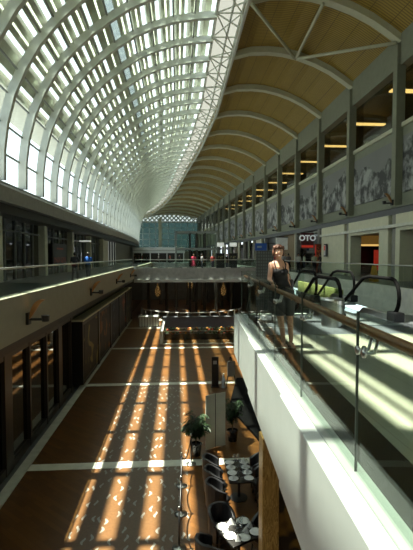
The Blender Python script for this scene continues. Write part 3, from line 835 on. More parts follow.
# stanchions with ropes
SP = [(.42, 13.18), (.11, 11.91), (.08, 10.59), (.03, 9.29)]
st0 = empty('rope_stanchion')
MB().lathe([(.16, 0), (.165, .015), (.12, .03), (.03, .06), (.022, .08)], 24).build('base', m_steel, st0, smooth=True)
MB().lathe([(.022, .06), (.022, .9)], 12).build('pole', M('dark steel pole', (.08, .08, .08), .3, .8), st0, smooth=True)
MB().lathe([(.03, .88), (.035, .93), (.02, .97), (.0, .975)], 12).build('cap', m_steel, st0, smooth=True)
for k, (x, y) in enumerate(SP):
    o = st0 if k == 0 else copy_tree(st0); o.location = (x, y, -5)
    tag(o, ['farthest rope stanchion, beside the potted palm', 'second farthest rope stanchion, left of the oblong table', 'rope stanchion between oblong and square tables', 'nearest rope stanchion, left of the square table'][k], 'stanchion', 'rope stanchions beside the cafe')
for k in range(3):
    a, c = SP[k], SP[k + 1]
    pts = [(a[0] + (c[0] - a[0]) * u, a[1] + (c[1] - a[1]) * u, -4.14 - 1.3 * u * (1 - u)) for u in [i / 10 for i in range(11)]]
    tag(MB().tube(pts, .018, 8).build('barrier_rope', m_black, smooth=True), 'black sagging rope of the %s gap between stanchions' % ['farthest', 'middle', 'nearest'][k], 'rope', 'barrier ropes')

# plants
def plant(name, x, y, h, r, label, seed, n=16):
    rnd = random.Random(seed); t = empty(name, (x, y, -5)); tag(t, label, 'plant')
    MB().lathe([(.11, 0), (.15, .02), (.19, .36), (.2, .4), (.17, .4), (.16, .34)], 20).build('pot', m_pot, t, smooth=False)
    MB().lathe([(.16, .33), (.15, .35)], 16).build('soil', m_soil, t)
    mb = MB(); stm = MB()
    for i in range(n):
        a = 2 * math.pi * i / n + rnd.uniform(-.2, .2); L = r * rnd.uniform(.7, 1.15); top = h * rnd.uniform(.6, 1.0)
        pts = []
        for j in range(8):
            u = j / 7; rr = L * u ** 1.6; z = .36 + (top - .36) * math.sin(u * 2.0) / math.sin(2.0 if u > .9 else 1.57) * (1 if u <= .9 else .9)
            pts.append(Vector((rr * math.cos(a), rr * math.sin(a), z)))
        stm.tube(pts[:6], [.012 - .0015 * j for j in range(6)], 5)
        for j in range(2, 8):
            for sd_ in (-1, 1):
                for q in (0, .5):
                    p = pts[j] if q == 0 or j == 7 else (pts[j] + pts[j + 1]) / 2
                    da = a + sd_ * rnd.uniform(.7, 1.2); ll = rnd.uniform(.14, .26) * (r / .4)
                    tip = p + Vector((math.cos(da) * ll, math.sin(da) * ll, -rnd.uniform(.0, .1)))
                    sdv = Vector((-math.sin(da), math.cos(da), 0)) * .034; mid = (p + tip) / 2 + Vector((0, 0, .025))
                    mb.add([p, mid + sdv, tip, mid - sdv, mid - Vector((0, 0, .012))], [(0, 1, 4), (1, 2, 4), (2, 3, 4), (3, 0, 4), (0, 4, 3)])
    mb.build('foliage', m_leaf, t); stm.build('stems', m_stem, t)
plant('potted_palm', .6, 13.75, 1.42, .36, 'potted palm in a black pot to the left of the pale screen', 3, 34)
plant('potted_shrub', 1.93, 14.75, 1.5, .3, 'slim leafy plant in a black pot right of the pale screen', 5, 26)
# folding pale screen
fs = empty('folding_screen', (0, 0, -5)); tag(fs, 'pale grey two panel folding screen standing between two potted plants', 'screen')
for (xa, ya), (xb, yb) in (((.94, 14.05), (1.27, 14.28)), ((1.29, 14.28), (1.63, 14.42))):
    dx, dy = xb - xa, yb - ya; L = math.hypot(dx, dy); nx, ny = -dy / L * .015, dx / L * .015
    MB().prism([(xa - nx, ya - ny), (xb - nx, yb - ny), (xb + nx, yb + ny), (xa + nx, ya + ny)], .02, 1.86).build('panel', m_screen, fs, bevel=.004)
MB().box(1.272, 1.288, 14.25, 14.29, 0, 1.88).build('hinge', m_dark, fs)
# totem sign and easel
ts = empty('directory_totem', (1.87, 21.05, -5)); tag(ts, 'slim black directory totem standing on the parquet', 'sign')
MB().box(-.17, .17, -.06, .06, 0, 1.5).build('body', m_black, ts, bevel=.01)
MB().box(-.1, .08, -.068, -.06, 1.15, 1.32).build('label_panel', M('grey label', (.35, .36, .36), .5), ts)
MB().box(-.22, .22, -.14, .14, 0, .03).build('base', m_black, ts)
bt = empty('bottle_display', (2.28, 20.9, -5)); tag(bt, 'small pale blue and white display stand beside the black totem', 'display')
MB().lathe([(.1, 0), (.1, .35), (.05, .5), (.04, .62)], 16).build('body', M('pale blue plastic', (.35, .42, .5), .4), bt)
MB().lathe([(.045, .62), (.045, .7)], 12).build('cap', m_plate, bt)
ea = empty('easel', (2.6, 21.0, -5), .3); tag(ea, 'dark folding easel leaning open beside the black totem', 'easel')
for (a, b_) in (((-.28, -.2, 0), (0.02, 0, 1.5)), ((.28, -.2, 0), (.06, 0, 1.5)), ((0, .4, 0), (.04, .02, 1.48))): MB().tube([a, b_], .025, 6).build('leg', m_dark, ea)
MB().box(-.18, .22, -.14, -.11, .55, 1.3).build('board', m_soffit, ea)

# display case along the lower left
dc = empty('display_case', (-4.85, 21.2, -5)); tag(dc, 'long glazed display case with posters along the lower left shopfront', 'display case')
MB().box(-.25, .25, 0, 22.6, .18, 3.3).build('case', m_black, dc)
MB().box(-.27, .29, -.03, 22.6, 3.3, 3.38).build('top_ledge', m_cream, dc)
cols = [((.02, .02, .016), (.22, .17, .05)), ((.02, .02, .02), (.20, .07, .02)), ((.015, .02, .03), (.05, .07, .10)), ((.03, .03, .03), (.25, .06, .03)), ((.02, .02, .02), (.15, .13, .06))]
for k in range(5):
    c = cols[k]
    MB().box(.25, .27, .25 + 4.5 * k, 3.9 + 4.5 * k, .4, 3.1).build('poster', patterned('poster print', c[0], c[1], .6, .6, .6, .02), dc)
    MB().box(.25, .3, 4.0 + 4.5 * k, 4.45 + 4.5 * k, .18, 3.3).build('mullion', m_dark, dc)

# middle distance of the lower level
pb = empty('glass_planter_rail', (0, 31.5, -5)); tag(pb, 'low glass barrier in front of the flower planter', 'railing')
for k in range(4): MB().box(-1.05 + 1.5 * k, .4 + 1.5 * k, 0, .02, .05, .95).build('glass_panel', m_glass, pb)
MB().box(-1.05, 4.9, -.03, .05, .95, 1.0).build('top_rail', m_steel, pb)
MB().box(-1.05, 4.9, -.05, .07, 0, .06).build('base_channel', m_line, pb)
pn = empty('planter_box', (0, 33.6, -5)); tag(pn, 'long planter box of red and green plants behind the low glass', 'planter')
MB().box(-1.0, 4.9, -.4, .5, 0, .45).build('box', m_dark, pn)
rnd = random.Random(4)
for nm, mt, n in (('foliage', m_leaf, 150), ('red_flowers', M('red petal', (.35, .05, .02), .6), 46), ('orange_flowers', M('orange petal', (.45, .2, .04), .6), 36)):
    mb = MB()
    for i in range(n):
        r = rnd.uniform(.05, .13); mb.ellip((rnd.uniform(-.9, 4.8), rnd.uniform(-.35, .4), .45 + rnd.uniform(0, .38)), (r, r, r * .8), 6, 4)
    mb.build(nm, mt, pn)
bc = empty('service_counter', (0, 36.3, -5)); tag(bc, 'long blue grey counter wall behind the flower planter', 'counter')
MB().box(-1.15, 5.2, 0, .5, 0, 1.28).build('front', M('blue grey panel', (.10, .115, .15), .45), bc)
MB().box(-1.2, 5.25, -.06, .55, 1.28, 1.34).build('top', m_deck, bc)
MB().box(-1.15, 5.2, -.04, 0, .35, .43).build('light_strip', m_greyw, bc)
MB().box(-1.3, -1.05, -4.7, .5, 0, .97).build('end_wall', m_greyw, bc)
# curved glass rail of the pavilion
cr = empty('curved_balustrade', (1.6, 46.5, -5)); tag(cr, 'curved glass rail with pale posts below the footbridge', 'railing')
mb = MB(); top = MB(); po_ = MB(); gsg = MB()
arcp = [(5.4 * math.cos(math.radians(185 + 170 * i / 30)), 5.4 * math.sin(math.radians(185 + 170 * i / 30))) for i in range(31)]
top.tube([(x, y, 1.05) for x, y in arcp], .05, 6).build('top_rail', m_greyw, cr)
top = MB().tube([(x, y, .2) for x, y in arcp], .14, 6).build('base_ring', m_cream, cr)
for x, y in arcp[::2]: MB().box(x - .06, x + .06, y - .03, y + .03, 0, 1.05).build('post', m_greyw, cr)
for a, b_ in zip(arcp, arcp[1:]): gsg.add([(a[0], a[1], .2), (b_[0], b_[1], .2), (b_[0], b_[1], 1.0), (a[0], a[1], 1.0)], [(0, 1, 2, 3)])
gsg.build('glass', m_glass, cr)
gb = empty('glass_kiosk_corner', (-2.55, 39.6, -5)); tag(gb, 'small pale glazed box at the left end of the curved rail', 'kiosk')
MB().box(-.9, .9, -.5, .5, .1, .95).build('glazing', M('pale frosted glazing', (.45, .47, .43), .3), gb)
for i in range(8): MB().box(-.9 + i * .245, -.86 + i * .245, -.53, -.5, .05, .98).build('mullion', m_dark, gb)
MB().box(-.95, .95, -.55, .55, .95, 1.0).build('lid', m_greyw, gb)
for k, (x, y) in enumerate([(-3.4, 52), (-1.2, 50), (-.1, 55), (1.4, 57), (3.4, 57), (5.6, 54), (6.4, 50), (4.4, 60), (2.4, 61), (-2.2, 58)]):
    o = empty('dark_column', (x, y, -5)); tag(o, '%s dark column from the left under the footbridge' % ['leftmost', 'second', 'fourth', 'sixth', 'seventh', 'ninth', 'last', 'eighth', 'fifth', 'third'][k], 'column', 'dark columns below the footbridge')
    MB().lathe([(.28, 0), (.28, .1), (.2, .15), (.2, 3.9)], 16).build('shaft', M('grey column', (.12, .12, .11), .5), o, smooth=False)
    MB().lathe([(.2, 3.8), (.32, 4.0)], 16).build('capital', m_dark, o)
for k, (x, y, z, lb) in enumerate([(5.3, 48.9, -3.1, 'tall golden lantern hanging below the footbridge, right side'), (-2.2, 49.2, -3.2, 'golden hanging lantern below the footbridge, left side'), (1.6, 52, -2.6, 'golden hanging lantern below the footbridge, in the middle')]):
    o = empty('hanging_lantern', (x, y, z)); tag(o, lb, 'lantern', 'lanterns below the footbridge')
    MB().lathe([(.02, 0), (.28, .25), (.3, .8), (.12, 1.25), (.05, 1.6)], 12).build('shade', patterned('glowing golden shade', (.10, .05, .01), (.62, .36, .12), 5, .52, .5, .35), o)
    MB().tube([(0, 0, 1.6), (0, 0, 2.2)], .015, 6).build('cord', m_black, o)
struct(MB().box(-5.1, 9.3, 48.3, 48.7, -.7, -.35).box(-5.1, 9.3, 51.8, 64, -.7, -.35).box(-5.1, -.4, 48.7, 51.8, -.7, -.35).box(4.9, 9.3, 48.7, 51.8, -.7, -.35).build('ceiling_lower', m_soffit))
dn = empty('fill_downlight'); MB().lathe([(.2, 0), (.2, .06), (.0, .07)], 14).build('rim', m_steel, dn); MB().lathe([(.17, -.02), (.17, .0)], 14).build('lens', M('downlight lens', (.9, .85, .7), .4, emit=(1, .82, .55), es=40), dn)  # downlights added to brighten the dark space below and behind the footbridge
for k, (x, y) in enumerate([(-3.6, 54), (-.4, 57), (3, 54.5), (6.2, 57), (8, 52), (1.2, 61), (-3.5, 61)]):
    o = dn if k == 0 else copy_tree(dn); o.location = (x, y, -.77)
    tag(o, 'warm fill light added under the deck behind the footbridge, %s' % ['at far left', 'left of centre', 'right of centre', 'at right', 'at far right', 'in the rear middle', 'in the rear left'][k], 'light', 'fill lights added below the deck')

# lift tower
lt = empty('lift_tower', (2.25, 50.2, -5)); tag(lt, 'dark steel framed glass lift tower rising behind the footbridge', 'lift')
for x in (-2.35, -.75, .0, .95, 2.35):
    for y in (-1.2, 1.2): MB().box(x - .09, x + .09, y - .09, y + .09, 0, 9.2).build('post', m_purlin if abs(x) > 2 else m_dark, lt)
for z in (7.2, 9.1):
    for y in (-1.2, 1.2): MB().box(-2.4, 2.4, y - .1, y + .1, z, z + .22).build('beam', m_purlin, lt)
for z in (7.2, 9.1):
    for x in (-2.35, 2.35): MB().box(x - .1, x + .1, -1.2, 1.2, z, z + .2).build('beam', m_purlin, lt)
MB().box(-2.25, 2.25, -1.17, -1.15, 5.3, 9.1).build('glass', m_glass, lt)
MB().box(-.65, .85, -.9, .9, 5.0, 7.1).build('car', m_blackglass, lt)
for k, (x, lb) in enumerate(((4.75, 'dark kiosk with pale top on the footbridge, beside the lift'), (6.15, 'dark kiosk on the footbridge, farthest from the lift'))):
    o = empty('information_kiosk', (x, 47.3, 0)); tag(o, lb, 'kiosk', 'kiosks on the footbridge')
    MB().box(-.45, .45, -.3, .3, 0, 1.75).build('body', m_black, o); MB().box(-.5, .5, -.35, .35, 1.75, 1.8).build('top', m_dark, o)
    MB().box(-.3, .3, -.31, -.3, 1.05, 1.5).build('screen', patterned('kiosk screen print', (.02, .02, .02), (.3, .28, .12), 6, .56, .3), o)
    h = empty('light_box_sign', (x + .05, 47.3, 2.55)); tag(h, 'white light box sign above the %s kiosk on the footbridge' % ('left' if k == 0 else 'right'), 'sign', 'white signs above the footbridge')
    MB().box(-.38, .38, -.06, .06, 0, .42).build('box', m_lampw, h); MB().tube([(0, 0, -.75), (0, 0, 0)], .03, 6).build('rod', m_dark, h)

# white pavilion far away
wp = empty('white_pavilion', (-4.6, 104, 0)); tag(wp, 'low white kiosk far away before the green glass end wall', 'kiosk')
MB().box(-6, 6.5, 0, 6, 2.2, 3.6).build('roof', m_white, wp); MB().box(-5.8, 6.3, .3, 5.5, 0, 2.2).build('front', m_dark, wp)
MB().box(-6, 6.5, -.06, 0, 2.75, 2.95).build('stripe', m_greyw, wp)
for i in range(7): MB().box(-5.9 + 2 * i, -5.7 + 2 * i, -.1, .3, 0, 2.2).build('post', m_white, wp)

# ------------------------------------------------------------------ signs and displays
def text(s, size, mt, loc, rot_, parent, name='lettering', ext=.01, off=0.0):
    c = bpy.data.curves.new('t', 'FONT'); c.body = s; c.size = size; c.extrude = ext; c.offset = off; c.align_x = 'CENTER'; c.align_y = 'CENTER'
    o = bpy.data.objects.new('t', c); COL.objects.link(o)
    dg = bpy.context.evaluated_depsgraph_get(); me = bpy.data.meshes.new_from_object(o.evaluated_get(dg)); bpy.data.objects.remove(o)
    me.materials.clear(); me.materials.append(mt)
    q = bpy.data.objects.new(name, me); COL.objects.link(q); q.location = loc; q.rotation_euler = rot_; q.parent = parent
    return q
m_signwhite = M('white lettering', (.8, .8, .8), .5, emit=(.8, .85, .85), es=.35)
rs = empty('shop_sign', (12.28, 40.0, 2.22)); tag(rs, 'dark red shop sign with fat white letters on the right gallery', 'sign')
MB().box(-.6, .6, -.1, .1, 0, 1.45).build('board', M('dark maroon board', (.10, .015, .02), .4), rs)
text('OTO', .72, m_signwhite, (0, -.11, .95), (math.pi / 2, 0, 0), rs, off=.03)
MB().box(-.56, .56, -.13, -.1, .08, .3).build('red_band', m_redlit, rs)
MB().tube([(.3, 0, 1.35), (1.3, 0, 1.35)], .03, 6).build('hanger', m_dark, rs)
rp = empty('red_display', (13.15, 38.6, 0)); tag(rp, 'dark red lit shop display next to the cream cladding', 'display')
MB().box(-.55, .4, 0, .3, 0, 2.6).build('case', M('dark red display', (.16, .03, .015), .4), rp)
MB().box(-.53, -.46, -.02, 0, .2, 2.5).build('light_edge', m_redlit, rp)
MB().box(-.4, .35, -.02, 0, .8, 2.3).build('picture', patterned('display picture', (.06, .015, .01), (.30, .09, .03), 3, .5, .4, .1), rp)
wp2 = empty('white_light_panel', (12.0, 47.5, 2.2)); tag(wp2, 'blank white illuminated panel left of the maroon shop sign', 'sign')
MB().box(-.95, .35, -.08, .08, 0, 1.35).build('panel', M('white panel', (.6, .62, .6), .5, emit=(.8, .85, .8), es=.12), wp2); MB().box(-1, .4, -.1, .1, 1.35, 1.45).build('frame', m_dark, wp2)
bs = empty('blue_sign', (10.8, 55, 2.2)); tag(bs, 'blue hanging sign over the right gallery near the woman', 'sign')
MB().box(-.75, .75, -.08, .08, 0, .95).build('board', M('blue board', (.02, .05, .16), .4, emit=(.02, .08, .3), es=.25), bs)
MB().box(-.5, .1, -.1, -.08, .35, .6).build('mark', m_greyw, bs); MB().tube([(.5, 0, .9), (2.3, 0, .9)], .03, 6).build('hanger', m_dark, bs)
np1 = empty('small_notice', (12.98, 36.9, 1.45)); tag(np1, 'small notice, half red and half white, on the cream cladding', 'notice')
MB().box(-.03, 0, -.45, .4, 0, 1.1).build('board', m_black, np1); MB().box(-.045, -.03, -.05, .35, .1, 1.0).build('white_half', m_plate, np1); MB().box(-.05, -.045, -.0, .3, .55, .95).build('red_mark', m_redlit, np1)
# shop interior lights behind the portal
si = empty('shop_light_shelf', (16.75, 36.0, 2.35)); tag(si, 'yellow lit shelf strip inside the shop seen through the cream portal', 'light')
MB().box(-1.6, 1.4, 0, .3, 0, .16).build('strip', M('amber strip', (.9, .6, .2), .5, emit=(1, .62, .18), es=1.1), si); MB().box(-1.6, 1.4, .0, .35, .16, .9).build('panel', M('amber panel', (.45, .27, .08), .5, emit=(.5, .28, .06), es=.25), si)
MB().box(-1.6, 1.4, 0, .3, -2.35, 0).build('back', m_dark, si)
ri = empty('red_light_column', (16.55, 34.8, .3)); tag(ri, 'red glowing column inside the shop beyond the cream portal', 'light')
MB().box(-.16, .16, -.1, .1, 0, 1.7).build('column', m_redlit, ri); MB().box(-.2, .2, -.14, .14, -.3, 0).build('base', m_dark, ri)
yb = empty('yellow_floor_sign', (11.6, 24.6, 0)); tag(yb, 'small yellow folding floor sign behind the far glass rail', 'sign')
MB().add([(-.2, -.2, 0), (.2, -.2, 0), (.12, 0, .95), (-.12, 0, .95), (-.2, -.17, 0), (.2, -.17, 0), (.12, .02, .95), (-.12, .02, .95)], [(0, 1, 2, 3), (4, 7, 6, 5), (0, 4, 5, 1), (1, 5, 6, 2), (2, 6, 7, 3), (3, 7, 4, 0)]).build('front', M('yellow plastic', (.6, .35, .03), .5), yb)
MB().add([(-.2, .2, 0), (.2, .2, 0), (.12, .02, .95), (-.12, .02, .95), (-.2, .23, 0), (.2, .23, 0), (.12, .04, .95), (-.12, .04, .95)], [(0, 1, 2, 3), (4, 7, 6, 5), (0, 4, 5, 1), (1, 5, 6, 2), (2, 6, 7, 3), (3, 7, 4, 0)]).build('back', M('yellow plastic', (.6, .35, .03), .5), yb)
bp = empty('shop_poster', (-10.2, 38.2, .8)); tag(bp, 'black poster panel with red marks on the left gallery shopfront', 'poster')
MB().box(-.06, .06, -2.2, 2.2, 0, 1.75).build('panel', m_black, bp)
MB().box(.06, .08, -1.9, 1.9, .1, .6).build('red_strip', patterned('red poster strip', (.05, .02, .02), (.35, .06, .03), 3, .5), bp)
MB().box(.06, .08, -1.0, 1.0, 1.25, 1.4).build('red_line', M('red line', (.4, .06, .03), .5), bp)
lw = empty('hanging_white_sign', (-9.6, 46, 3.0)); tag(lw, 'short white light fitting under the left ledge', 'light')
MB().box(-.5, .5, -.6, .6, 0, .12).build('box', m_lampw, lw); MB().tube([(0, 0, .12), (0, 0, .8)], .02, 6).build('rod', m_dark, lw)

# ------------------------------------------------------------------ people
def remesh(mb, name, mt, parent, voxel, sm=4, label=None):
    o = mb.build('tmp', mt)
    r = o.modifiers.new('r', 'REMESH'); r.mode = 'VOXEL'; r.voxel_size = voxel; r.use_smooth_shade = True
    s_ = o.modifiers.new('s', 'SMOOTH'); s_.iterations = sm; s_.factor = .5
    dg = bpy.context.evaluated_depsgraph_get(); me = bpy.data.meshes.new_from_object(o.evaluated_get(dg)); bpy.data.objects.remove(o)
    me.materials.clear(); me.materials.append(mt)
    for p in me.polygons: p.use_smooth = True; p.material_index = 0
    q = bpy.data.objects.new(name, me); COL.objects.link(q); q.parent = parent
    return q
def limb(mb, pts, rs, n=10):
    mb.tube(pts, rs, n)
    for p, r in zip(pts, rs): mb.ellip(p, (r, r, r), n, 7)
def loft(mb, secs, n=20):
    """stack of ellipses (cx, cy, z, rx, ry)"""
    k = len(mb.v)
    for cx, cy, z, rx, ry in secs:
        for j in range(n):
            t = 2 * math.pi * j / n; mb.v.append((cx + rx * math.cos(t), cy + ry * math.sin(t), z))
    for i in range(len(secs) - 1):
        for j in range(n):
            j2 = (j + 1) % n; mb.f.append((k + i * n + j, k + i * n + j2, k + (i + 1) * n + j2, k + (i + 1) * n + j))
    mb.f.append(tuple(k + j for j in range(n))[::-1]); e = k + (len(secs) - 1) * n; mb.f.append(tuple(e + j for j in range(n)))
def figure(name, skin, hair, top_m, leg_m, walk=0.0, arm=0.0, dress=False, voxel=.02):
    """faces -y, height 1.72"""
    t = empty(name); H = 1.72
    b = MB(); loft(b, [(0, 0, .86, .13, .09), (0, 0, .95, .155, .105), (0, 0, 1.08, .125, .09), (0, 0, 1.25, .16, .105), (0, 0, 1.40, .17, .09), (0, 0, 1.46, .09, .065)])
    limb(b, [(0, 0, 1.42), (0, -.01, 1.53)], [.055, .05])
    b.ellip((0, -.01, 1.61), (.073, .09, .112), 14, 10); b.ellip((0, -.10, 1.60), (.014, .02, .022), 8, 6)
    for sx in (-1, 1): b.ellip((sx * .076, 0, 1.61), (.012, .02, .03), 8, 6)
    legs = []
    for sx, w_ in ((-1, walk), (1, -walk)):
        p = [(sx * .085, 0, .9), (sx * .09, -.06 - w_ * .22 if w_ else 0, .49), (sx * .09, w_ * -.38, .09)]
        limb(b, p, [.085, .055, .04]); limb(b, [(sx * .09, w_ * -.38, .05), (sx * .09, w_ * -.38 - .15, .035)], [.04, .03]); legs.append(p)
    arms = []
    for sx, w_ in ((-1, -walk), (1, walk)):
        p = [(sx * .19, 0, 1.39), (sx * .24, -.03 + w_ * .1, 1.12), (sx * .23, -.08 + w_ * -.2 - arm, .9 + arm * .8)]
        limb(b, p, [.05, .038, .028]); e = Vector(p[2])
        b.ellip(e + Vector((0, -.01, -.06)), (.02, .035, .05), 8, 6)
        for q in range(4): limb(b, [e + Vector((0, -.035 + q * .02, -.09)), e + Vector((sx * -.012, -.035 + q * .02, -.16))], [.011, .009], 5)
        limb(b, [e + Vector((0, -.035, -.05)), e + Vector((sx * -.01, -.065, -.1))], [.012, .01], 5)
        arms.append(p)
    remesh(b, 'body', skin, t, voxel * .6 if voxel > .012 else voxel)
    c = MB(); loft(c, [(0, 0, .9, .165, .12), (0, 0, 1.08, .15, .11), (0, 0, 1.25, .18, .125), (0, 0, 1.40, .185, .105), (0, 0, 1.47, .10, .075)])
    for p in arms: limb(c, [p[0], tuple(Vector(p[0]) + (Vector(p[1]) - Vector(p[0])) * .75)], [.066, .055])
    remesh(c, 'shirt', top_m, t, voxel)
    c = MB()
    if dress: loft(c, [(0, 0, .45, .24, .2), (0, 0, .7, .2, .16), (0, 0, .95, .165, .12)]); nm = 'skirt'
    else:
        loft(c, [(0, 0, .84, .15, .11), (0, 0, .96, .17, .12), (0, 0, 1.0, .16, .115)]); nm = 'trousers'
        for p in legs: limb(c, p, [.105, .075, .06])
    remesh(c, nm, leg_m, t, voxel)
    h = MB(); h.ellip((0, .012, 1.635), (.086, .1, .11), 14, 10)
    h = remesh(h, 'hair', hair, t, voxel * .6)
    # clear the face side
    me = h.data
    for v in me.vertices:
        if v.co.y < -.055 and v.co.z < 1.675: v.co.y = -.04
    s_ = MB()
    for p in legs:
        e = p[2]; s_.box(e[0] - .045, e[0] + .045, e[1] - .19, e[1] + .06, 0, .07)
    s_.build('shoes', m_black, t, bevel=.02)
    return t
def cloth(c, n='cloth'): return M(n, c, .8, noise=.1)
P1 = figure('person', m_skin2, m_hairblack, cloth((.03, .03, .035)), cloth((.03, .03, .035)), walk=.6)
P1.location = (-6.35, 27.3, 0); P1.rotation_euler.z = math.pi - .1; tag(P1, 'person in black clothes walking away on the left gallery', 'person')
P2 = figure('person', m_skin2, m_hairblack, cloth((.015, .13, .52)), cloth((.04, .045, .06)), walk=-.6)
P2.location = (-5.6, 27.6, 0); P2.rotation_euler.z = math.pi; tag(P2, 'person in a bright blue shirt walking on the left gallery', 'person')
P3 = figure('person', m_skin2, m_hairblack, cloth((.55, .04, .10)), cloth((.5, .04, .09)), dress=True, voxel=.03)
P3.location = (1.75, 45.3, 0); tag(P3, 'person in a pink dress standing on the footbridge', 'person')
base = {}
def crowd(x, y, rz, top, leg, label, walk=0, group=None):
    key = 'w' if walk else 's'
    if key not in base: base[key] = figure('person', m_skin2, m_hairblack, cloth((.1, .1, .1)), cloth((.1, .1, .1)), walk=walk, voxel=.035); o = base[key]
    else: o = copy_tree(base[key])
    for ch in o.children:
        nm = ch.name.split('.')[0]
        if nm in ('shirt', 'trousers'):
            ch.data = ch.data.copy(); ch.data.materials.clear(); ch.data.materials.append(cloth(top if nm == 'shirt' else leg))
    o.location = (x, y, 0); o.rotation_euler.z = rz; tag(o, label, 'person', group)
gr = 'people on the far right gallery'
for k, (x, y, c, lb, wk) in enumerate([
    (10.6, 37.0, (.5, .5, .48), 'person in white shirt left of the red display on the right gallery', 0),
    (11.2, 39.2, (.03, .03, .03), 'person in black shirt under the maroon shop sign', .5),
    (11.6, 38.6, (.42, .5, .38), 'person in pale green shirt before the red display', 0),
    (10.4, 39.6, (.12, .1, .1), 'person in grey shirt under the maroon shop sign', .5),
    (11.9, 36.6, (.38, .42, .30), 'person in light olive shirt before the cream cladding', 0),
    (12.3, 36.3, (.02, .02, .02), 'person in black shirt beside the cream cladding', .5),
    (10.2, 41.2, (.4, .38, .36), 'person in beige shirt right of the woman, far behind her', .5),
    (9.9, 42.6, (.35, .05, .05), 'person in red shirt just right of the woman, far behind her', 0),
    (10.7, 42.0, (.25, .27, .3), 'person in blue grey shirt below the white light panel', 0)]):
    crowd(x, y, .8 * k, c, (.03, .03, .05), lb, wk, gr)
for k, (x, y, c, lb) in enumerate([(3.9, 46.6, (.3, .05, .04), 'person in red shirt on the footbridge right of the lift'), (5.4, 46.4, (.02, .02, .02), 'person in black shirt between the two footbridge kiosks'), (2.7, 46.6, (.2, .2, .2), 'person in grey shirt before the lift on the footbridge')]):
    crowd(x, y, k, c, (.03, .03, .05), lb, 0, 'people on the footbridge')
for k, (x, y, c) in enumerate([(-9.6, 99, (.02, .02, .02)), (-8.7, 99.5, (.05, .04, .04)), (-7.9, 98.5, (.15, .03, .03)), (-6.7, 99, (.02, .02, .02)), (-4.2, 99, (.3, .3, .3)), (-1.6, 98, (.25, .06, .04)), (.5, 97, (.03, .03, .05)), (3.0, 96, (.1, .1, .1))]):
    crowd(x, y, k * 1.1, c, (.03, .03, .05), '%s distant person from the left, before the white kiosk' % (['leftmost'] + ORD[1:])[k], 0, 'distant people before the white kiosk')

# the woman at the handrail (faces the camera, -y); her right hand (image left) on the rail
W = empty('person', (1.74, 6.95, 0)); tag(W, 'woman in black strappy top, short reddish hair, hand on the timber handrail', 'person')
lean = -.1
b = MB()
loft(b, [(0, 0, .84, .135, .10), (0, 0, .93, .155, .115), (-.02, 0, 1.0, .135, .105), (-.04, 0, 1.1, .108, .09), (-.06, -.01, 1.22, .118, .1), (-.075, -.01, 1.32, .125, .1), (-.08, 0, 1.385, .13, .08), (-.08, 0, 1.43, .08, .06)], 24)
for sx in (-1, 1): b.ellip((-.065 + sx * .065, -.085, 1.24), (.055, .05, .055), 12, 8)
limb(b, [(-.08, 0, 1.40), (-.085, -.015, 1.52)], [.052, .046], 12)
hc = Vector((-.09, -.03, 1.568)); Rm = Matrix.Rotation(math.radians(-10), 3, 'Z')
b.ellip(hc, (.072, .09, .108), 20, 14); b.ellip(hc + Vector((-.004, -.04, -.055)), (.048, .048, .05), 14, 10)
b.ellip(hc + Vector((-.01, -.092, -.012)), (.013, .018, .024), 10, 8); b.ellip(hc + Vector((-.01, -.098, -.024)), (.016, .014, .011), 8, 6)
for sx in (-1, 1):
    b.ellip(hc + Vector((sx * .074, .005, -.01)), (.01, .02, .03), 8, 6); b.ellip(hc + Vector((-.01 + sx * .035, -.07, -.03)), (.022, .018, .02), 8, 6)
b.ellip(hc + Vector((-.008, -.083, -.067)), (.02, .014, .008), 8, 6)
limb(b, [(-.08, 0, .90), (-.05, -.03, .48), (.02, .02, .1)], [.09, .055, .036], 12); limb(b, [(.085, 0, .9), (.11, -.03, .48), (.15, .04, .1)], [.09, .055, .036], 12)
for fx, fy in ((.02, .02), (.15, .04)): limb(b, [(fx, fy + .02, .045), (fx + .0, fy - .13, .03), (fx, fy - .19, .024)], [.036, .034, .026], 10)
# right arm down to the rail in front of her
hand = Vector((G(6.45) + .075 - 1.74, 6.45 - 6.95, 1.045))
sh = Vector((-.205, -.01, 1.355)); el = Vector((-.265, -.16, 1.13))
wr_ = hand + Vector((0, .085, .035))
limb(b, [sh, el, tuple(wr_)], [.046, .036, .024], 12)
b.ellip(hand + Vector((0, .02, .012)), (.038, .05, .016), 12, 8)
for q in range(4):
    fx = -.032 + q * .021; L = (.052, .062, .06, .045)[q]
    limb(b, [hand + Vector((fx, -.02, .012)), hand + Vector((fx * 1.15, -.02 - L * .5, .012)), hand + Vector((fx * 1.2, -.02 - L, -.008))], [.0095, .009, .0078], 7)
limb(b, [hand + Vector((.03, .03, .008)), hand + Vector((.052, .005, -.002)), hand + Vector((.058, -.02, -.018))], [.012, .011, .009], 7)
# left arm hanging behind the shoulder bag
sh2 = Vector((.04, .01, 1.355)); el2 = Vector((.085, .06, 1.1)); wr2 = Vector((.13, -.03, .88))
limb(b, [sh2, el2, wr2], [.046, .036, .024], 12)
b.ellip(wr2 + Vector((0, -.01, -.05)), (.018, .036, .045), 10, 7)
for q in range(4): limb(b, [wr2 + Vector((0, -.04 + q * .02, -.08)), wr2 + Vector((-.012, -.042 + q * .021, -.12)), wr2 + Vector((-.028, -.04 + q * .02, -.145))], [.0095, .009, .008], 7)
limb(b, [wr2 + Vector((0, -.04, -.04)), wr2 + Vector((-.01, -.065, -.075)), wr2 + Vector((-.02, -.07, -.1))], [.012, .011, .009], 7)
remesh(b, 'body', m_skin, W, .0075, 3)
c = MB(); loft(c, [(0, 0, .86, .175, .125), (0, 0, .94, .178, .128), (-.02, 0, 1.0, .148, .118), (-.04, 0, 1.1, .12, .102), (-.06, -.01, 1.2, .13, .112), (-.072, -.01, 1.29, .131, .108)], 24)
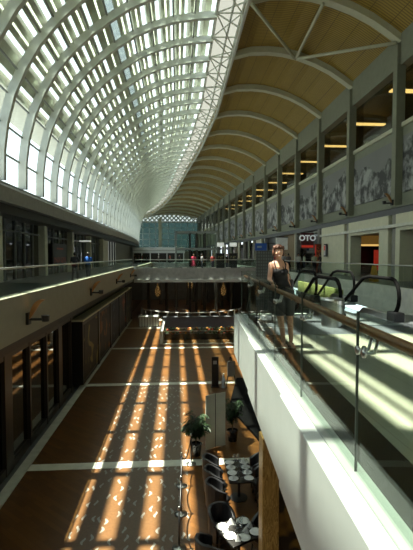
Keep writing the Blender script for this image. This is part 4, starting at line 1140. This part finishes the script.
for sx in (-1, 1): c.ellip((-.065 + sx * .065, -.085, 1.24), (.066, .062, .064), 12, 8)
m_top = cloth((.003, .003, .004), 'black jersey')
tp_ = remesh(c, 'top', m_top, W, .012)
for sx in (-1, 1):
    MB().tube([(-.07 + sx * .075, -.125, 1.28), (-.075 + sx * .09, -.1, 1.36), (-.08 + sx * .08, -.02, 1.43), (-.08 + sx * .08, .07, 1.38), (-.075 + sx * .07, .1, 1.27)], .009, 6).build('strap', m_top, tp_, smooth=True)
c = MB(); loft(c, [(0, 0, .84, .17, .125), (0, 0, .93, .183, .132), (0, 0, .98, .17, .122)], 24)
limb(c, [(-.08, 0, .88), (-.055, -.025, .58)], [.105, .085], 12); limb(c, [(.085, 0, .88), (.107, -.025, .58)], [.105, .085], 12)
remesh(c, 'shorts', cloth((.05, .05, .055), 'dark grey cotton'), W, .013)
h = MB(); h.ellip(hc + Vector((0, .02, .022)), (.09, .1, .108), 20, 14)
for i in range(9):
    a = math.radians(200 - i * 5 + 0); 
for i in range(10):
    a = math.radians(195 + i * 16.7)
    px, py = math.cos(a) * .078, math.sin(a) * .084
    h.ellip(hc + Vector((px, py + .005, .072 - .018 * (i % 2))), (.024, .02, .032), 8, 6)
for sx in (-1, 1): h.ellip(hc + Vector((sx * .08, .02, -.02)), (.018, .045, .06), 10, 8)
hh = remesh(h, 'hair', m_hairbrown, W, .008, 2)
for v in hh.data.vertices:
    d = v.co - hc
    if d.y < -.03 and d.z < .038 and abs(d.x) < .07: v.co.y = hc.y - .025
for sx in (-1, 1):
    e = hc + Vector((-.008 + sx * .031, -.083, .004))
    ey = MB().ellip(e, (.013, .007, .007), 10, 7).build('eye', m_plate, W, smooth=True)
    MB().ellip(e + Vector((0, -.005, 0)), (.006, .004, .006), 8, 6).build('iris', m_black, ey, smooth=True)
    MB().tube([e + Vector((-.018, -.003, .016)), e + Vector((0, -.007, .021)), e + Vector((.018, -.002, .015))], .003, 5).build('eyebrow', m_hairbrown, W)
mo = MB().tube([hc + Vector((-.034, -.086, -.052)), hc + Vector((-.008, -.1, -.062)), hc + Vector((.018, -.086, -.052))], [.003, .006, .003], 6).build('mouth', M('lip', (.42, .10, .08), .4), W, smooth=True)
MB().tube([hc + Vector((-.024, -.097, -.056)), hc + Vector((-.008, -.105, -.060)), hc + Vector((.01, -.097, -.056))], .0026, 6).build('teeth', m_plate, mo)
for fx, fy in ((.02, .02), (.15, .04)):
    s2 = MB().prism([(fx - .035, fy - .2), (fx + .035, fy - .2), (fx + .045, fy - .1), (fx + .032, fy + .06), (fx - .032, fy + .06), (fx - .045, fy - .1)], 0, .018).build('sandal', M('brown sandal', (.15, .08, .04), .6), W)
    MB().tube([(fx - .042, fy - .11, .015), (fx, fy - .11, .075), (fx + .042, fy - .11, .015)], .008, 6).build('strap', m_stem, s2)
hb = empty('shoulder_bag', (1.88, 7.1, .88)); tag(hb, "black shoulder bag at the woman's side with a thin brown strap", 'bag')
MB().box(-.05, .05, -.12, .1, 0, .24).build('pouch', m_leather, hb, bevel=.03)
MB().tube([(0, -.1, .22), (-.06, -.25, .32), (-.16, -.265, .42), (-.2, -.2, .51), (-.22, -.1, .565), (-.22, 0, .56), (-.12, .04, .45), (0, .08, .22)], .009, 6).build('strap', M('tan strap', (.2, .11, .05), .6), hb)
